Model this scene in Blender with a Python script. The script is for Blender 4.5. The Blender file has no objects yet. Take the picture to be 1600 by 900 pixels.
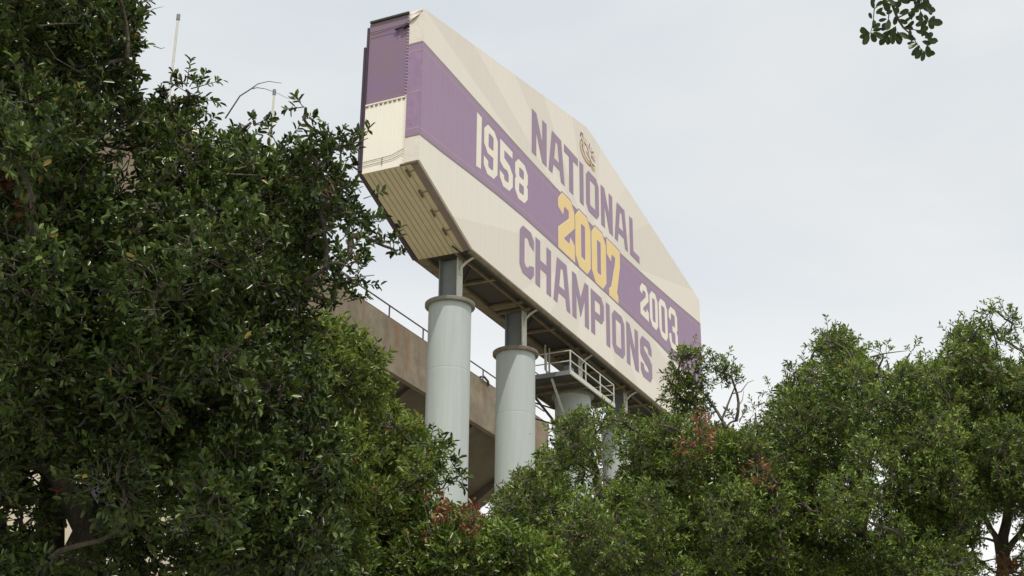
import bpy, math, random
import numpy as np
from mathutils import Matrix, Vector

# ------------------------------------------------------------------ camera
S = bpy.context.scene
COL = S.collection
F_PX, PITCH, ROLL = 2214.0, math.radians(22.56), math.radians(0.46)
FW = np.array([0, math.cos(PITCH), math.sin(PITCH)])
RT0 = np.array([1.0, 0, 0]); UP0 = np.cross(RT0, FW)
RT = RT0 * math.cos(ROLL) + UP0 * math.sin(ROLL)
UP = -RT0 * math.sin(ROLL) + UP0 * math.cos(ROLL)
CAM = np.array([0, 0, 1.6])
cd = bpy.data.cameras.new('camera'); cam = bpy.data.objects.new('camera', cd); COL.objects.link(cam)
cd.sensor_width = 36; cd.lens = F_PX / 1600 * 36; cd.clip_start = 0.05; cd.clip_end = 5000
m = Matrix.Identity(4)
for i in range(3):
    m[i][0] = RT[i]; m[i][1] = UP[i]; m[i][2] = -FW[i]; m[i][3] = CAM[i]
cam.matrix_world = m
S.camera = cam

def at(x, y, dist):
    "world point seen at photograph pixel x, y at a distance in metres"
    d = FW * F_PX + RT * (x - 800) + UP * (450 - y)
    return CAM + d / np.linalg.norm(d) * dist

# ------------------------------------------------------------------ light
SUN_EL, SUN_AZ = math.radians(59), math.radians(167)      # azimuth clockwise from +Y
S.render.engine = 'CYCLES'
S.view_settings.view_transform = 'Standard'; S.view_settings.look = 'None'
S.view_settings.exposure = 0; S.view_settings.gamma = 1
sd = Vector((math.sin(SUN_AZ) * math.cos(SUN_EL), math.cos(SUN_AZ) * math.cos(SUN_EL), math.sin(SUN_EL)))
ld = bpy.data.lights.new('sun', 'SUN'); ld.energy = 2.9; ld.angle = math.radians(0.6); ld.color = (1, 0.94, 0.84)
sun = bpy.data.objects.new('sun', ld); COL.objects.link(sun)
sun.rotation_euler = sd.to_track_quat('Z', 'Y').to_euler(); sun.location = (0, -20, 60)
W = bpy.data.worlds.new('World'); S.world = W; W.use_nodes = True
nt = W.node_tree; nt.nodes.clear()
def N(t, **k):
    n = nt.nodes.new(t)
    for a, b in k.items(): setattr(n, a, b)
    return n
L = lambda a, b: nt.links.new(a, b)
out = N('ShaderNodeOutputWorld'); bg = N('ShaderNodeBackground'); bg.inputs[1].default_value = 0.1
sky = N('ShaderNodeTexSky', sky_type='NISHITA', sun_disc=False, sun_elevation=SUN_EL, sun_rotation=SUN_AZ)
sky.air_density = 1.2; sky.dust_density = 2.0
tc = N('ShaderNodeTexCoord')
mp = N('ShaderNodeMapping'); mp.inputs['Scale'].default_value = (1.0, 1.0, 2.2); mp.inputs['Location'].default_value = (3.1, 0.4, 0.2)
nz = N('ShaderNodeTexNoise'); nz.inputs['Scale'].default_value = 2.6; nz.inputs['Detail'].default_value = 5; nz.inputs['Roughness'].default_value = 0.5; nz.inputs['Distortion'].default_value = 0.5
rp = N('ShaderNodeValToRGB')
rp.color_ramp.elements[0].position = 0.38; rp.color_ramp.elements[0].color = (7.25, 7.75, 8.15, 1)
rp.color_ramp.elements[1].position = 0.72; rp.color_ramp.elements[1].color = (8.9, 8.95, 8.9, 1)
mx = N('ShaderNodeMix', data_type='RGBA'); mx.inputs[0].default_value = 0.93
# brighter, whiter cloud low over the horizon
sep = N('ShaderNodeSeparateXYZ')
mr = N('ShaderNodeMapRange'); mr.inputs[1].default_value = 0.22; mr.inputs[2].default_value = 0.46; mr.inputs[3].default_value = 1.0; mr.inputs[4].default_value = 0.0
mr.interpolation_type = 'SMOOTHSTEP'
nz2 = N('ShaderNodeTexNoise'); nz2.inputs['Scale'].default_value = 3.5; nz2.inputs['Detail'].default_value = 4
ml = N('ShaderNodeMath', operation='MULTIPLY')
ad = N('ShaderNodeMath', operation='ADD'); ad.inputs[1].default_value = 0.35
mx2 = N('ShaderNodeMix', data_type='RGBA'); mx2.inputs[7].default_value = (10.3, 10.3, 10.2, 1)
L(tc.outputs['Generated'], mp.inputs[0]); L(mp.outputs[0], nz.inputs[0]); L(mp.outputs[0], nz2.inputs[0]); L(nz.outputs[0], rp.inputs[0])
L(sky.outputs[0], mx.inputs[6]); L(rp.outputs[0], mx.inputs[7])
L(tc.outputs['Generated'], sep.inputs[0]); L(sep.outputs[2], mr.inputs[0])
L(nz2.outputs[0], ad.inputs[0]); L(ad.outputs[0], ml.inputs[0]); L(mr.outputs[0], ml.inputs[1])
L(mx.outputs[2], mx2.inputs[6]); L(ml.outputs[0], mx2.inputs[0]); L(mx2.outputs[2], bg.inputs[0]); L(bg.outputs[0], out.inputs[0])

# ------------------------------------------------------------------ materials
def mat(name, col, rough=0.7, var=0.0, scale=4.0, col2=None, metal=0.0, bump=0.0, bscale=20.0, stretch=(1, 1, 1), spec=0.5):
    M = bpy.data.materials.new(name); M.use_nodes = True
    t = M.node_tree; b = t.nodes['Principled BSDF']
    b.inputs['Roughness'].default_value = rough; b.inputs['Metallic'].default_value = metal
    b.inputs['Specular IOR Level'].default_value = spec
    c = t.nodes.new('ShaderNodeTexCoord'); mpn = t.nodes.new('ShaderNodeMapping'); mpn.inputs['Scale'].default_value = stretch
    t.links.new(c.outputs['Object'], mpn.inputs[0])
    n = t.nodes.new('ShaderNodeTexNoise'); n.inputs['Scale'].default_value = scale; n.inputs['Detail'].default_value = 6; n.inputs['Roughness'].default_value = 0.6
    t.links.new(mpn.outputs[0], n.inputs[0])
    r = t.nodes.new('ShaderNodeValToRGB'); r.color_ramp.elements[0].position = 0.3; r.color_ramp.elements[1].position = 0.7
    c2 = col2 or tuple(x * (1 - var) for x in col)
    r.color_ramp.elements[0].color = (*c2, 1); r.color_ramp.elements[1].color = (*col, 1)
    t.links.new(n.outputs[0], r.inputs[0]); t.links.new(r.outputs[0], b.inputs['Base Color'])
    if bump:
        n2 = t.nodes.new('ShaderNodeTexNoise'); n2.inputs['Scale'].default_value = bscale; n2.inputs['Detail'].default_value = 4
        t.links.new(mpn.outputs[0], n2.inputs[0])
        bp = t.nodes.new('ShaderNodeBump'); bp.inputs['Strength'].default_value = bump; bp.inputs['Distance'].default_value = 0.05
        t.links.new(n2.outputs[0], bp.inputs['Height']); t.links.new(bp.outputs[0], b.inputs['Normal'])
    return M

def leafmat(name, dark, light, accent, acc_amt=0.03, trans=0.25, rough=0.38):
    M = bpy.data.materials.new(name); M.use_nodes = True
    t = M.node_tree; b = t.nodes['Principled BSDF']; o = t.nodes['Material Output']
    g = t.nodes.new('ShaderNodeNewGeometry')
    r = t.nodes.new('ShaderNodeValToRGB'); e = r.color_ramp.elements
    e[0].position = 0.0; e[0].color = (*dark, 1); e[1].position = 0.75; e[1].color = (*light, 1)
    a = e.new(1 - acc_amt); a.color = (*light, 1)
    a = e.new(1 - acc_amt * 0.9); a.color = (*accent, 1)
    t.links.new(g.outputs['Random Per Island'], r.inputs[0])
    tcn = t.nodes.new('ShaderNodeTexCoord'); n = t.nodes.new('ShaderNodeTexNoise'); n.inputs['Scale'].default_value = 1.3; n.inputs['Detail'].default_value = 3
    t.links.new(tcn.outputs['Object'], n.inputs[0])
    hs = t.nodes.new('ShaderNodeHueSaturation')
    m1 = t.nodes.new('ShaderNodeMapRange'); m1.inputs[1].default_value = 0.3; m1.inputs[2].default_value = 0.7; m1.inputs[3].default_value = 0.6; m1.inputs[4].default_value = 1.45
    t.links.new(n.outputs[0], m1.inputs[0]); t.links.new(m1.outputs[0], hs.inputs['Value']); t.links.new(r.outputs[0], hs.inputs['Color'])
    t.links.new(hs.outputs[0], b.inputs['Base Color'])
    b.inputs['Roughness'].default_value = rough; b.inputs['Specular IOR Level'].default_value = 0.45
    tr = t.nodes.new('ShaderNodeBsdfTranslucent')
    h2 = t.nodes.new('ShaderNodeHueSaturation'); h2.inputs['Hue'].default_value = 0.47; h2.inputs['Value'].default_value = 1.5
    t.links.new(hs.outputs[0], h2.inputs['Color']); t.links.new(h2.outputs[0], tr.inputs[0])
    mxs = t.nodes.new('ShaderNodeMixShader'); mxs.inputs[0].default_value = trans
    t.links.new(b.outputs[0], mxs.inputs[1]); t.links.new(tr.outputs[0], mxs.inputs[2]); t.links.new(mxs.outputs[0], o.inputs[0])
    return M

M = {}
M['banner'] = mat('banner cream', (0.80, 0.755, 0.685), 0.75, 0.055, 1.2, stretch=(4, 4, 0.25), bump=0.05, bscale=3.0, spec=0.2)
M['wrap'] = mat('banner cream wrap', (0.76, 0.70, 0.63), 0.75, 0.06, 1.2, bump=0.7, bscale=1.6, stretch=(1, 1.5, 1.2), spec=0.2)
M['purple'] = mat('banner purple', (0.36, 0.265, 0.385), 0.75, 0.09, 1.4, stretch=(4, 4, 0.25), bump=0.05, bscale=3.0, spec=0.2)
M['wrap_purple'] = mat('banner purple wrap', (0.33, 0.23, 0.36), 0.75, 0.12, 1.4, bump=0.7, bscale=1.6, stretch=(1, 1.5, 1.2), spec=0.2)
M['ink'] = mat('faded purple ink', (0.35, 0.265, 0.36), 0.75, 0.08, 1.4, spec=0.2)
M['crest_gold'] = mat('faded crest gold', (0.68, 0.52, 0.30), 0.75, 0.1, 1.4, spec=0.2)
M['crest_ink'] = mat('crest purple ink', (0.30, 0.20, 0.25), 0.75, 0.08, 1.4, spec=0.2)
M['edge'] = mat('band border ink', (0.30, 0.25, 0.24), 0.75, 0.1, 1.4, spec=0.2)
M['pin'] = mat('pinstripe ink', (0.46, 0.37, 0.38), 0.75, 0.08, 1.4, spec=0.2)
M['white_ink'] = mat('cream ink', (0.84, 0.79, 0.69), 0.75, 0.04, 1.4, spec=0.2)
M['gold'] = mat('gold ink', (0.83, 0.64, 0.31), 0.75, 0.05, 1.4, spec=0.2)
M['gold_pale'] = mat('pale gold ink', (0.86, 0.70, 0.46), 0.75, 0.05, 1.4, spec=0.2)
M['mesh_purple'] = mat('purple mesh screen', (0.24, 0.17, 0.29), 0.8, 0.3, 0.5, col2=(0.25, 0.185, 0.20), stretch=(1, 1, 1.3), spec=0.2)
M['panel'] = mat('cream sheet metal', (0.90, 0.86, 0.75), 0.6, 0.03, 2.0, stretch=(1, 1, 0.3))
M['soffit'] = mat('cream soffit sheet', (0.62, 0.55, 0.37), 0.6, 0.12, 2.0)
M['lip'] = mat('mauve grey fascia', (0.26, 0.20, 0.19), 0.7, 0.2, 3.0)
M['rim'] = mat('dark purple rim', (0.065, 0.04, 0.065), 0.6, 0.3, 3.0)
M['rimrust'] = mat('brown bottom rim', (0.15, 0.095, 0.065), 0.7, 0.4, 3.0)
M['steel'] = mat('pale grey painted steel', (0.44, 0.485, 0.47), 0.6, 0.13, 1.6, stretch=(2.2, 2.2, 0.18), bump=0.08, bscale=3)
M['steel_dark'] = mat('grey steel column section', (0.20, 0.22, 0.225), 0.5, 0.15, 2.0)
M['underbeam'] = mat('dusty olive steel', (0.22, 0.175, 0.11), 0.7, 0.5, 3.0)
M['under'] = mat('dark underside decking', (0.055, 0.052, 0.04), 0.8, 0.4, 2.0)
M['rust'] = mat('rusty rim', (0.24, 0.23, 0.19), 0.7, 0, 5.5, col2=(0.13, 0.07, 0.045), bump=0.3)
M['flange'] = mat('grey flange rim', (0.24, 0.25, 0.21), 0.6, 0, 3.5, col2=(0.15, 0.14, 0.11), bump=0.3)
M['galv'] = mat('galvanised rail', (0.60, 0.60, 0.53), 0.5, 0.15, 5)
M['cabinet'] = mat('cabinet grey', (0.25, 0.28, 0.31), 0.5, 0.1, 3)
M['rail_dark'] = mat('dark rail', (0.085, 0.065, 0.065), 0.6, 0.2, 4)
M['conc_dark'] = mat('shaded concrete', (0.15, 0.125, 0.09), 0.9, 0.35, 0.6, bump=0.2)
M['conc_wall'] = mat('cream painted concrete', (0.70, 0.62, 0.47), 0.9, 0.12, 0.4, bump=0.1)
M['bark'] = mat('oak bark', (0.17, 0.145, 0.115), 0.95, 0.5, 9, bump=1.0, bscale=25, stretch=(1, 1, 0.35))
M['twig'] = mat('grey twig bark', (0.17, 0.15, 0.12), 0.9, 0.4, 20)
M['pale_ground'] = mat('unseen paving paled for bounce light', (0.33, 0.31, 0.27), 0.95, 0.0, 0.03, col2=(0.19, 0.19, 0.12), bump=0.3)  # unseen ground, made pale to bounce light up at the undersides
M['glass'] = mat('dark window glass', (0.03, 0.035, 0.04), 0.12, 0.2, 1)

def concrete():
    Mx = mat('stained parapet concrete', (0.30, 0.25, 0.175), 0.9, 0.38, 1.1, bump=0.15)
    t = Mx.node_tree; b = t.nodes['Principled BSDF']
    src = b.inputs['Base Color'].links[0].from_socket
    c = t.nodes.new('ShaderNodeTexCoord'); mpn = t.nodes.new('ShaderNodeMapping'); mpn.inputs['Scale'].default_value = (0.75, 1, 0.30)
    t.links.new(c.outputs['Object'], mpn.inputs[0])
    n = t.nodes.new('ShaderNodeTexNoise'); n.inputs['Scale'].default_value = 1.0; n.inputs['Detail'].default_value = 5
    t.links.new(mpn.outputs[0], n.inputs[0])
    r = t.nodes.new('ShaderNodeMapRange'); r.inputs[1].default_value = 0.45; r.inputs[2].default_value = 0.70; r.inputs[3].default_value = 0; r.inputs[4].default_value = 0.6
    t.links.new(n.outputs[0], r.inputs[0])
    mxn = t.nodes.new('ShaderNodeMix'); mxn.data_type = 'RGBA'; mxn.inputs[7].default_value = (0.13, 0.09, 0.055, 1)
    t.links.new(r.outputs[0], mxn.inputs[0]); t.links.new(src, mxn.inputs[6])
    # narrow rust runs
    mp2 = t.nodes.new('ShaderNodeMapping'); mp2.inputs['Scale'].default_value = (2.6, 1, 0.16); mp2.inputs['Location'].default_value = (7, 0, 0)
    t.links.new(c.outputs['Object'], mp2.inputs[0])
    n3 = t.nodes.new('ShaderNodeTexNoise'); n3.inputs['Scale'].default_value = 0.8; n3.inputs['Detail'].default_value = 3
    t.links.new(mp2.outputs[0], n3.inputs[0])
    r3 = t.nodes.new('ShaderNodeMapRange'); r3.inputs[1].default_value = 0.60; r3.inputs[2].default_value = 0.70; r3.inputs[3].default_value = 0; r3.inputs[4].default_value = 0.6
    t.links.new(n3.outputs[0], r3.inputs[0])
    m3 = t.nodes.new('ShaderNodeMix'); m3.data_type = 'RGBA'; m3.inputs[7].default_value = (0.26, 0.12, 0.045, 1)
    t.links.new(r3.outputs[0], m3.inputs[0]); t.links.new(mxn.outputs[2], m3.inputs[6])
    t.links.new(m3.outputs[2], b.inputs['Base Color'])
    return Mx
M['concrete'] = concrete()

# the banner print carries slightly darker rays fanning out from its middle
def add_rays(Mx, u0, z0, edges):
    t = Mx.node_tree; b = t.nodes['Principled BSDF']; src = b.inputs['Base Color'].links[0].from_socket
    c = t.nodes.new('ShaderNodeTexCoord'); s = t.nodes.new('ShaderNodeSeparateXYZ'); t.links.new(c.outputs['Object'], s.inputs[0])
    def mth(op, a, bb):
        q = t.nodes.new('ShaderNodeMath'); q.operation = op
        for i, v in enumerate((a, bb)):
            if isinstance(v, (int, float)): q.inputs[i].default_value = v
            else: t.links.new(v, q.inputs[i])
        return q.outputs[0]
    ang = mth('ARCTAN2', mth('SUBTRACT', s.outputs[2], z0), mth('SUBTRACT', s.outputs[0], u0))
    x = mth('DIVIDE', mth('ADD', ang, math.pi), 2 * math.pi)
    r = t.nodes.new('ShaderNodeValToRGB'); r.color_ramp.interpolation = 'CONSTANT'
    el = r.color_ramp.elements
    el[0].position = 0; el[0].color = (1, 1, 1, 1); el.remove(el[1])
    for a, v in edges:
        e = el.new((a + 180) / 360); e.color = (v, v * 0.985, v * 0.985, 1)
    t.links.new(x, r.inputs[0])
    mm = t.nodes.new('ShaderNodeMix'); mm.data_type = 'RGBA'; mm.blend_type = 'MULTIPLY'; mm.inputs[0].default_value = 1
    t.links.new(src, mm.inputs[6]); t.links.new(r.outputs[0], mm.inputs[7]); t.links.new(mm.outputs[2], b.inputs['Base Color'])

# ------------------------------------------------------------------ helpers
def link(name, me, parent=None, material=None):
    o = bpy.data.objects.new(name, me); COL.objects.link(o)
    if material is not None and me is not None and not me.materials: me.materials.append(material)
    if parent is not None: o.parent = parent
    return o
def thing(name, label, cat, loc=(0, 0, 0), rz=0, group=None):
    o = bpy.data.objects.new(name, None); COL.objects.link(o); o.location = loc; o.rotation_euler = (0, 0, rz)
    o['label'] = label; o['category'] = cat
    if group: o['group'] = group
    return o

class MB:
    def __init__(s): s.v = []; s.f = []
    def hexa(s, p):
        b = len(s.v); s.v += [tuple(q) for q in p]
        for f in ((0, 3, 2, 1), (4, 5, 6, 7), (0, 1, 5, 4), (1, 2, 6, 5), (2, 3, 7, 6), (3, 0, 4, 7)): s.f.append(tuple(b + i for i in f))
        return s
    def box(s, x0, x1, y0, y1, z0, z1):
        return s.hexa([(x0, y0, z0), (x1, y0, z0), (x1, y1, z0), (x0, y1, z0), (x0, y0, z1), (x1, y0, z1), (x1, y1, z1), (x0, y1, z1)])
    def bar(s, a, b, w, h, up=(0, 0, 1)):
        a = Vector(a); b = Vector(b); d = (b - a).normalized(); u = Vector(up)
        if abs(d.dot(u)) > 0.98: u = Vector((0, 1, 0))
        x = d.cross(u).normalized() * (w / 2); y = x.cross(d).normalized() * (h / 2)
        return s.hexa([a - x - y, a + x - y, a + x + y, a - x + y, b - x - y, b + x - y, b + x + y, b - x + y])
    def tube(s, pts, rad, n=8, cap=True):
        base = len(s.v); P = [Vector(p) for p in pts]; ref = None
        for i, p in enumerate(P):
            d = (P[min(i + 1, len(P) - 1)] - P[max(i - 1, 0)]).normalized()
            if ref is None: ref = Vector((0, 0, 1)) if abs(d.z) < 0.9 else Vector((1, 0, 0))
            x = d.cross(ref).normalized(); y = x.cross(d).normalized(); ref = y
            r = rad[i] if hasattr(rad, '__len__') else rad
            for k in range(n):
                a = 2 * math.pi * k / n; s.v.append(tuple(p + x * (r * math.cos(a)) + y * (r * math.sin(a))))
        for i in range(len(P) - 1):
            for k in range(n):
                a = base + i * n + k; b = base + i * n + (k + 1) % n
                s.f.append((a, b, b + n, a + n))
        if cap:
            s.f.append(tuple(base + k for k in range(n - 1, -1, -1))); e = base + (len(P) - 1) * n
            s.f.append(tuple(e + k for k in range(n)))
        return s
    def lathe(s, cx, cy, prof, n=64):
        base = len(s.v)
        for r, z in prof:
            for k in range(n):
                a = 2 * math.pi * k / n; s.v.append((cx + r * math.cos(a), cy + r * math.sin(a), z))
        for i in range(len(prof) - 1):
            for k in range(n):
                a = base + i * n + k; b = base + i * n + (k + 1) % n; s.f.append((a, b, b + n, a + n))
        return s
    def prism(s, poly, y0, y1):   # polygon in (x, z), extruded along y
        b = len(s.v); n = len(poly)
        s.v += [(p[0], y0, p[1]) for p in poly] + [(p[0], y1, p[1]) for p in poly]
        s.f.append(tuple(b + i for i in range(n))); s.f.append(tuple(b + n + i for i in range(n - 1, -1, -1)))
        for i in range(n):
            j = (i + 1) % n; s.f.append((b + i, b + n + i, b + n + j, b + j))
        return s
    def build(s, name, material, parent=None, smooth=False, bevel=0):
        me = bpy.data.meshes.new(name); me.from_pydata(s.v, [], s.f); me.materials.append(material); me.validate()
        if smooth:
            me.polygons.foreach_set('use_smooth', [True] * len(me.polygons))
        o = link(name, me, parent)
        if smooth:
            me.set_sharp_from_angle(angle=math.radians(35))
        if bevel:
            md = o.modifiers.new('bevel', 'BEVEL'); md.width = bevel; md.segments = 2; md.limit_method = 'ANGLE'
        return o

# sign-local frame: x along the sign (away from camera), y to its back, z up
O0 = Vector((-3.7147, 49.8618, 0)); RZ = math.radians(64.7); ZB = 27.797
def sh(z): return z + ZB

# flat printed shapes with holes: 2D curve fill turned into a thin mesh lying on the banner
def printed(name, polys, y, material, parent, th=0.002):
    y *= 0.45
    cu = bpy.data.curves.new(name, 'CURVE'); cu.dimensions = '2D'; cu.fill_mode = 'BOTH'; cu.extrude = th / 2
    for p in polys:
        sp = cu.splines.new('POLY'); sp.points.add(len(p) - 1); sp.use_cyclic_u = True
        for i, q in enumerate(p): sp.points[i].co = (q[0], q[1], 0, 1)
    tmp = bpy.data.objects.new(name, cu)
    me = bpy.data.meshes.new_from_object(tmp)
    bpy.data.objects.remove(tmp); bpy.data.curves.remove(cu)
    co = np.zeros(len(me.vertices) * 3); me.vertices.foreach_get('co', co); co = co.reshape(-1, 3)
    new = np.stack([co[:, 0], y - co[:, 2], co[:, 1]], 1)
    me.vertices.foreach_set('co', new.ravel())
    me.materials.clear(); me.materials.append(material); me.name = name; me.update()
    return link(name, me, parent)

def offset_poly(p, d):
    n = len(p); area = sum(p[i][0] * p[(i + 1) % n][1] - p[(i + 1) % n][0] * p[i][1] for i in range(n))
    sg = 1 if area > 0 else -1; r = []
    for i in range(n):
        a = Vector(p[i - 1]); b = Vector(p[i]); c = Vector(p[(i + 1) % n])
        e1 = (b - a).normalized(); e2 = (c - b).normalized()
        n1 = Vector((e1.y, -e1.x)) * sg; n2 = Vector((e2.y, -e2.x)) * sg
        k = (n1 + n2); q = max(0.3, 1 + n1.dot(n2)); r.append(tuple(b + k * (d / q)))
    return r

def G(ch, w, h, s, c):
    "block letter outlines in metres: w wide, h high, stroke s, corner cut c; first polygon outer, others holes"
    i = c * 0.45
    def ring(x0, z0, x1, z1, k): return [(x0 + k, z0), (x1 - k, z0), (x1, z0 + k), (x1, z1 - k), (x1 - k, z1), (x0 + k, z1), (x0, z1 - k), (x0, z0 + k)]
    if ch in 'I1': return [[(0, 0), (s, 0), (s, h), (0, h)]]
    if ch == 'N': return [[(0, 0), (s, 0), (s, h * 0.56), (w - s, 0), (w, 0), (w, h), (w - s, h), (w - s, h * 0.46), (s, h), (0, h)]]
    if ch == 'A':
        t = w * 0.21; q = s * 0.9
        return [[(0, 0), (q, 0), (q + t * 0.33, h * 0.24), (w - q - t * 0.33, h * 0.24), (w - q, 0), (w, 0), (w - t, h), (t, h)],
                [(q + t * 0.52, h * 0.40), (w - q - t * 0.52, h * 0.40), (w - q - t * 0.98, h * 0.83), (q + t * 0.98, h * 0.83)]]
    if ch == 'T': return [[(w / 2 - s / 2, 0), (w / 2 + s / 2, 0), (w / 2 + s / 2, h - s * 0.8), (w, h - s * 0.8), (w, h), (0, h), (0, h - s * 0.8), (w / 2 - s / 2, h - s * 0.8)]]
    if ch in 'O0': return [ring(0, 0, w, h, c), ring(s, s * 0.85, w - s, h - s * 0.85, i * 0.4)]
    if ch == 'L': return [[(0, 0), (w, 0), (w, s * 0.8), (s, s * 0.8), (s, h), (0, h)]]
    if ch == 'C': return [[(c, 0), (w - c, 0), (w, c), (w, h * 0.32), (w - s, h * 0.26), (w - s, s * 0.85 + i), (w - s - i, s * 0.85), (s + i, s * 0.85), (s, s * 0.85 + i), (s, h - s * 0.85 - i), (s + i, h - s * 0.85), (w - s - i, h - s * 0.85), (w - s, h - s * 0.85 - i), (w - s, h * 0.72), (w, h * 0.66), (w, h - c), (w - c, h), (c, h), (0, h - c), (0, c)]]
    if ch == 'H': return [[(0, 0), (s, 0), (s, h * 0.41), (w - s, h * 0.41), (w - s, 0), (w, 0), (w, h), (w - s, h), (w - s, h * 0.59), (s, h * 0.59), (s, h), (0, h)]]
    if ch == 'M': return [[(0, 0), (s, 0), (s, h * 0.58), (w / 2, h * 0.12), (w - s, h * 0.58), (w - s, 0), (w, 0), (w, h), (w - s * 0.95, h), (w / 2, h * 0.56), (s * 0.95, h), (0, h)]]
    if ch == 'P': return [[(0, 0), (s, 0), (s, h * 0.38), (w - c, h * 0.38), (w, h * 0.38 + c), (w, h - c), (w - c, h), (0, h)],
                          [(s, h * 0.55), (w - s - i * .5, h * 0.55), (w - s, h * 0.55 + i * .5), (w - s, h - s * 0.8 - i * .5), (w - s - i * .5, h - s * 0.8), (s, h - s * 0.8)]]
    q = s * 0.85; mdl = h * 0.5
    if ch in 'S':
        return [[(c, 0), (w - c, 0), (w, c), (w, mdl - c * .2), (w - c, mdl + q * 0.35), (s + i, mdl + q), (s, mdl + q + i), (s, h - q - i), (s + i, h - q), (w - s - i, h - q), (w - s, h - q - i), (w - s, h * 0.68), (w, h * 0.68), (w, h - c), (w - c, h), (c, h), (0, h - c), (0, mdl + c * .2), (c, mdl - q * .35), (w - s - i, mdl - q), (w - s, mdl - q - i), (w - s, q + i), (w - s - i, q), (s + i, q), (s, q + i), (s, h * 0.32), (0, h * 0.32), (0, c)]]
    if ch == '5':
        return [[(c, 0), (w - c, 0), (w, c), (w, h * 0.60 - c), (w - c, h * 0.60), (s, h * 0.66), (s, h - q), (w * 0.96, h - q), (w * 0.96, h), (0, h), (0, h * 0.50), (s * .9, h * 0.42), (w - s - i, h * 0.43), (w - s, h * 0.43 - i), (w - s, q + i * .5), (w - s - i * .5, q), (s + i * .5, q), (s, q + i * .5), (s, h * 0.26), (0, h * 0.30), (0, c)]]
    if ch == '9':
        return [[(c, 0), (w - c, 0), (w, c), (w, h - c), (w - c, h), (c, h), (0, h - c), (0, h * 0.42 + c), (c, h * 0.42), (w - s, h * 0.42), (w - s, q + i * .5), (w - s - i * .5, q), (s + i * .5, q), (s, q + i * .5), (s, h * 0.27), (0, h * 0.31), (0, c)], ring(s, h * 0.56, w - s, h - q, i * 0.4)]
    if ch == '8':
        k = c * 0.4
        return [[(c, 0), (w - c, 0), (w, c), (w, mdl - k), (w - k * .8, mdl), (w, mdl + k), (w, h - c), (w - c, h), (c, h), (0, h - c), (0, mdl + k), (k * .8, mdl), (0, mdl - k), (0, c)], ring(s, q, w - s, mdl - q * 0.45, i * 0.4), ring(s, mdl + q * 0.45, w - s, h - q, i * 0.4)]
    if ch == '2':
        return [[(0, 0), (w, 0), (w, h * 0.26), (w - s * .75, h * 0.33), (w - s * .95, h * 0.20), (s * 1.05, h * 0.20), (s * 1.0, h * 0.25), (w, h * 0.60), (w, h - c), (w - c, h), (c, h), (0, h - c), (0, h * 0.72), (s * .8, h * 0.66), (s, h * 0.78), (s, h - q - i * .4), (s + i * .4, h - q), (w - s - i * .4, h - q), (w - s, h - q - i * .4), (w - s, h * 0.66), (0, h * 0.33)]]
    if ch == '7':
        return [[(w * .14, 0), (w * .80, 0), (w * .80, h * .10), (w * .70, h * .16), (w, h * .74), (w, h), (0, h), (0, h * .74), (s * .8, h * .68), (s, h - q), (w - s * .9, h - q), (w - s, h * .70), (w * .30, h * .16), (w * .14, h * .10)]]
    if ch == '3':
        return [[(c, 0), (w - c, 0), (w, c), (w, mdl - c * .5), (w - c * .5, mdl), (w, mdl + c * .5), (w, h - c), (w - c, h), (c, h), (0, h - c), (0, h * .70), (s * .8, h * .65), (s, h - q - i * .4), (s + i * .4, h - q), (w - s - i * .4, h - q), (w - s, h - q - i * .4), (w - s, mdl + q * .6), (w - s - i * .4, mdl + q * .45), (w * .40, mdl + q * .45), (w * .40, mdl - q * .45), (w - s - i * .4, mdl - q * .45), (w - s, mdl - q * .6), (w - s, q + i * .4), (w - s - i * .4, q), (s + i * .4, q), (s, q + i * .4), (s * .8, h * .35), (0, h * .30), (0, c)]]

# ------------------------------------------------------------------ ground
nseg = 48; half = 1500
me = bpy.data.meshes.new('ground')
gv = [(-half + 2 * half * i / nseg, -half + 2 * half * j / nseg, 0) for j in range(nseg + 1) for i in range(nseg + 1)]
gf = [(j * (nseg + 1) + i, j * (nseg + 1) + i + 1, (j + 1) * (nseg + 1) + i + 1, (j + 1) * (nseg + 1) + i) for j in range(nseg) for i in range(nseg)]
me.from_pydata(gv, [], gf); me.materials.append(M['pale_ground']); g = link('ground', me); g['kind'] = 'structure'

# ------------------------------------------------------------------ the sign
sign = thing('elevated_sign', 'huge elongated cream and purple sign raised on grey columns, faded banner reading NATIONAL CHAMPIONS', 'sign', O0, RZ)
UL, UR, UC = 0.0, 36.3, 18.15
OUT = [(0, 0), (4.8, -1.93), (31.5, -1.93), (UR, 0.0), (UR, 7.45), (18.35, 10.38), (17.7, 10.42), (UL, 7.03)]
add_rays(M['banner'], UC, sh(3.4), [(-164, 0.93), (-148, 1.0), (-136, 0.93), (-112, 1.0), (-60, 0.93), (-40, 1.0), (-24, 0.93), (-12, 1.0), (14, 0.92), (30, 0.965), (48, 1.0), (76, 0.93), (109, 1.0), (135, 0.92), (150, 1.0), (161, 0.92), (168, 1.0)])
def shp(p): return [(a, sh(b)) for a, b in p]
MB().prism(shp(OUT), 0.0, 0.10).build('banner', M['banner'], sign)
TOPC = [(0, 5.46), (2.4, 5.38), (5, 5.26), (7.4, 5.19), (10, 5.09), (12.2, 5.03), (14.3, 4.98), (18.15, 4.96), (22, 5.02), (26.2, 5.19), (31, 5.48), (36.3, 5.86)]
BOTC = [(0, 1.07), (2, 1.2), (4.15, 1.38), (7, 1.58), (9.73, 1.71), (13.9, 1.77), (18, 1.8), (23.7, 1.80), (28, 1.74), (31, 1.6), (34, 1.35), (36.3, 1.12)]
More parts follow.
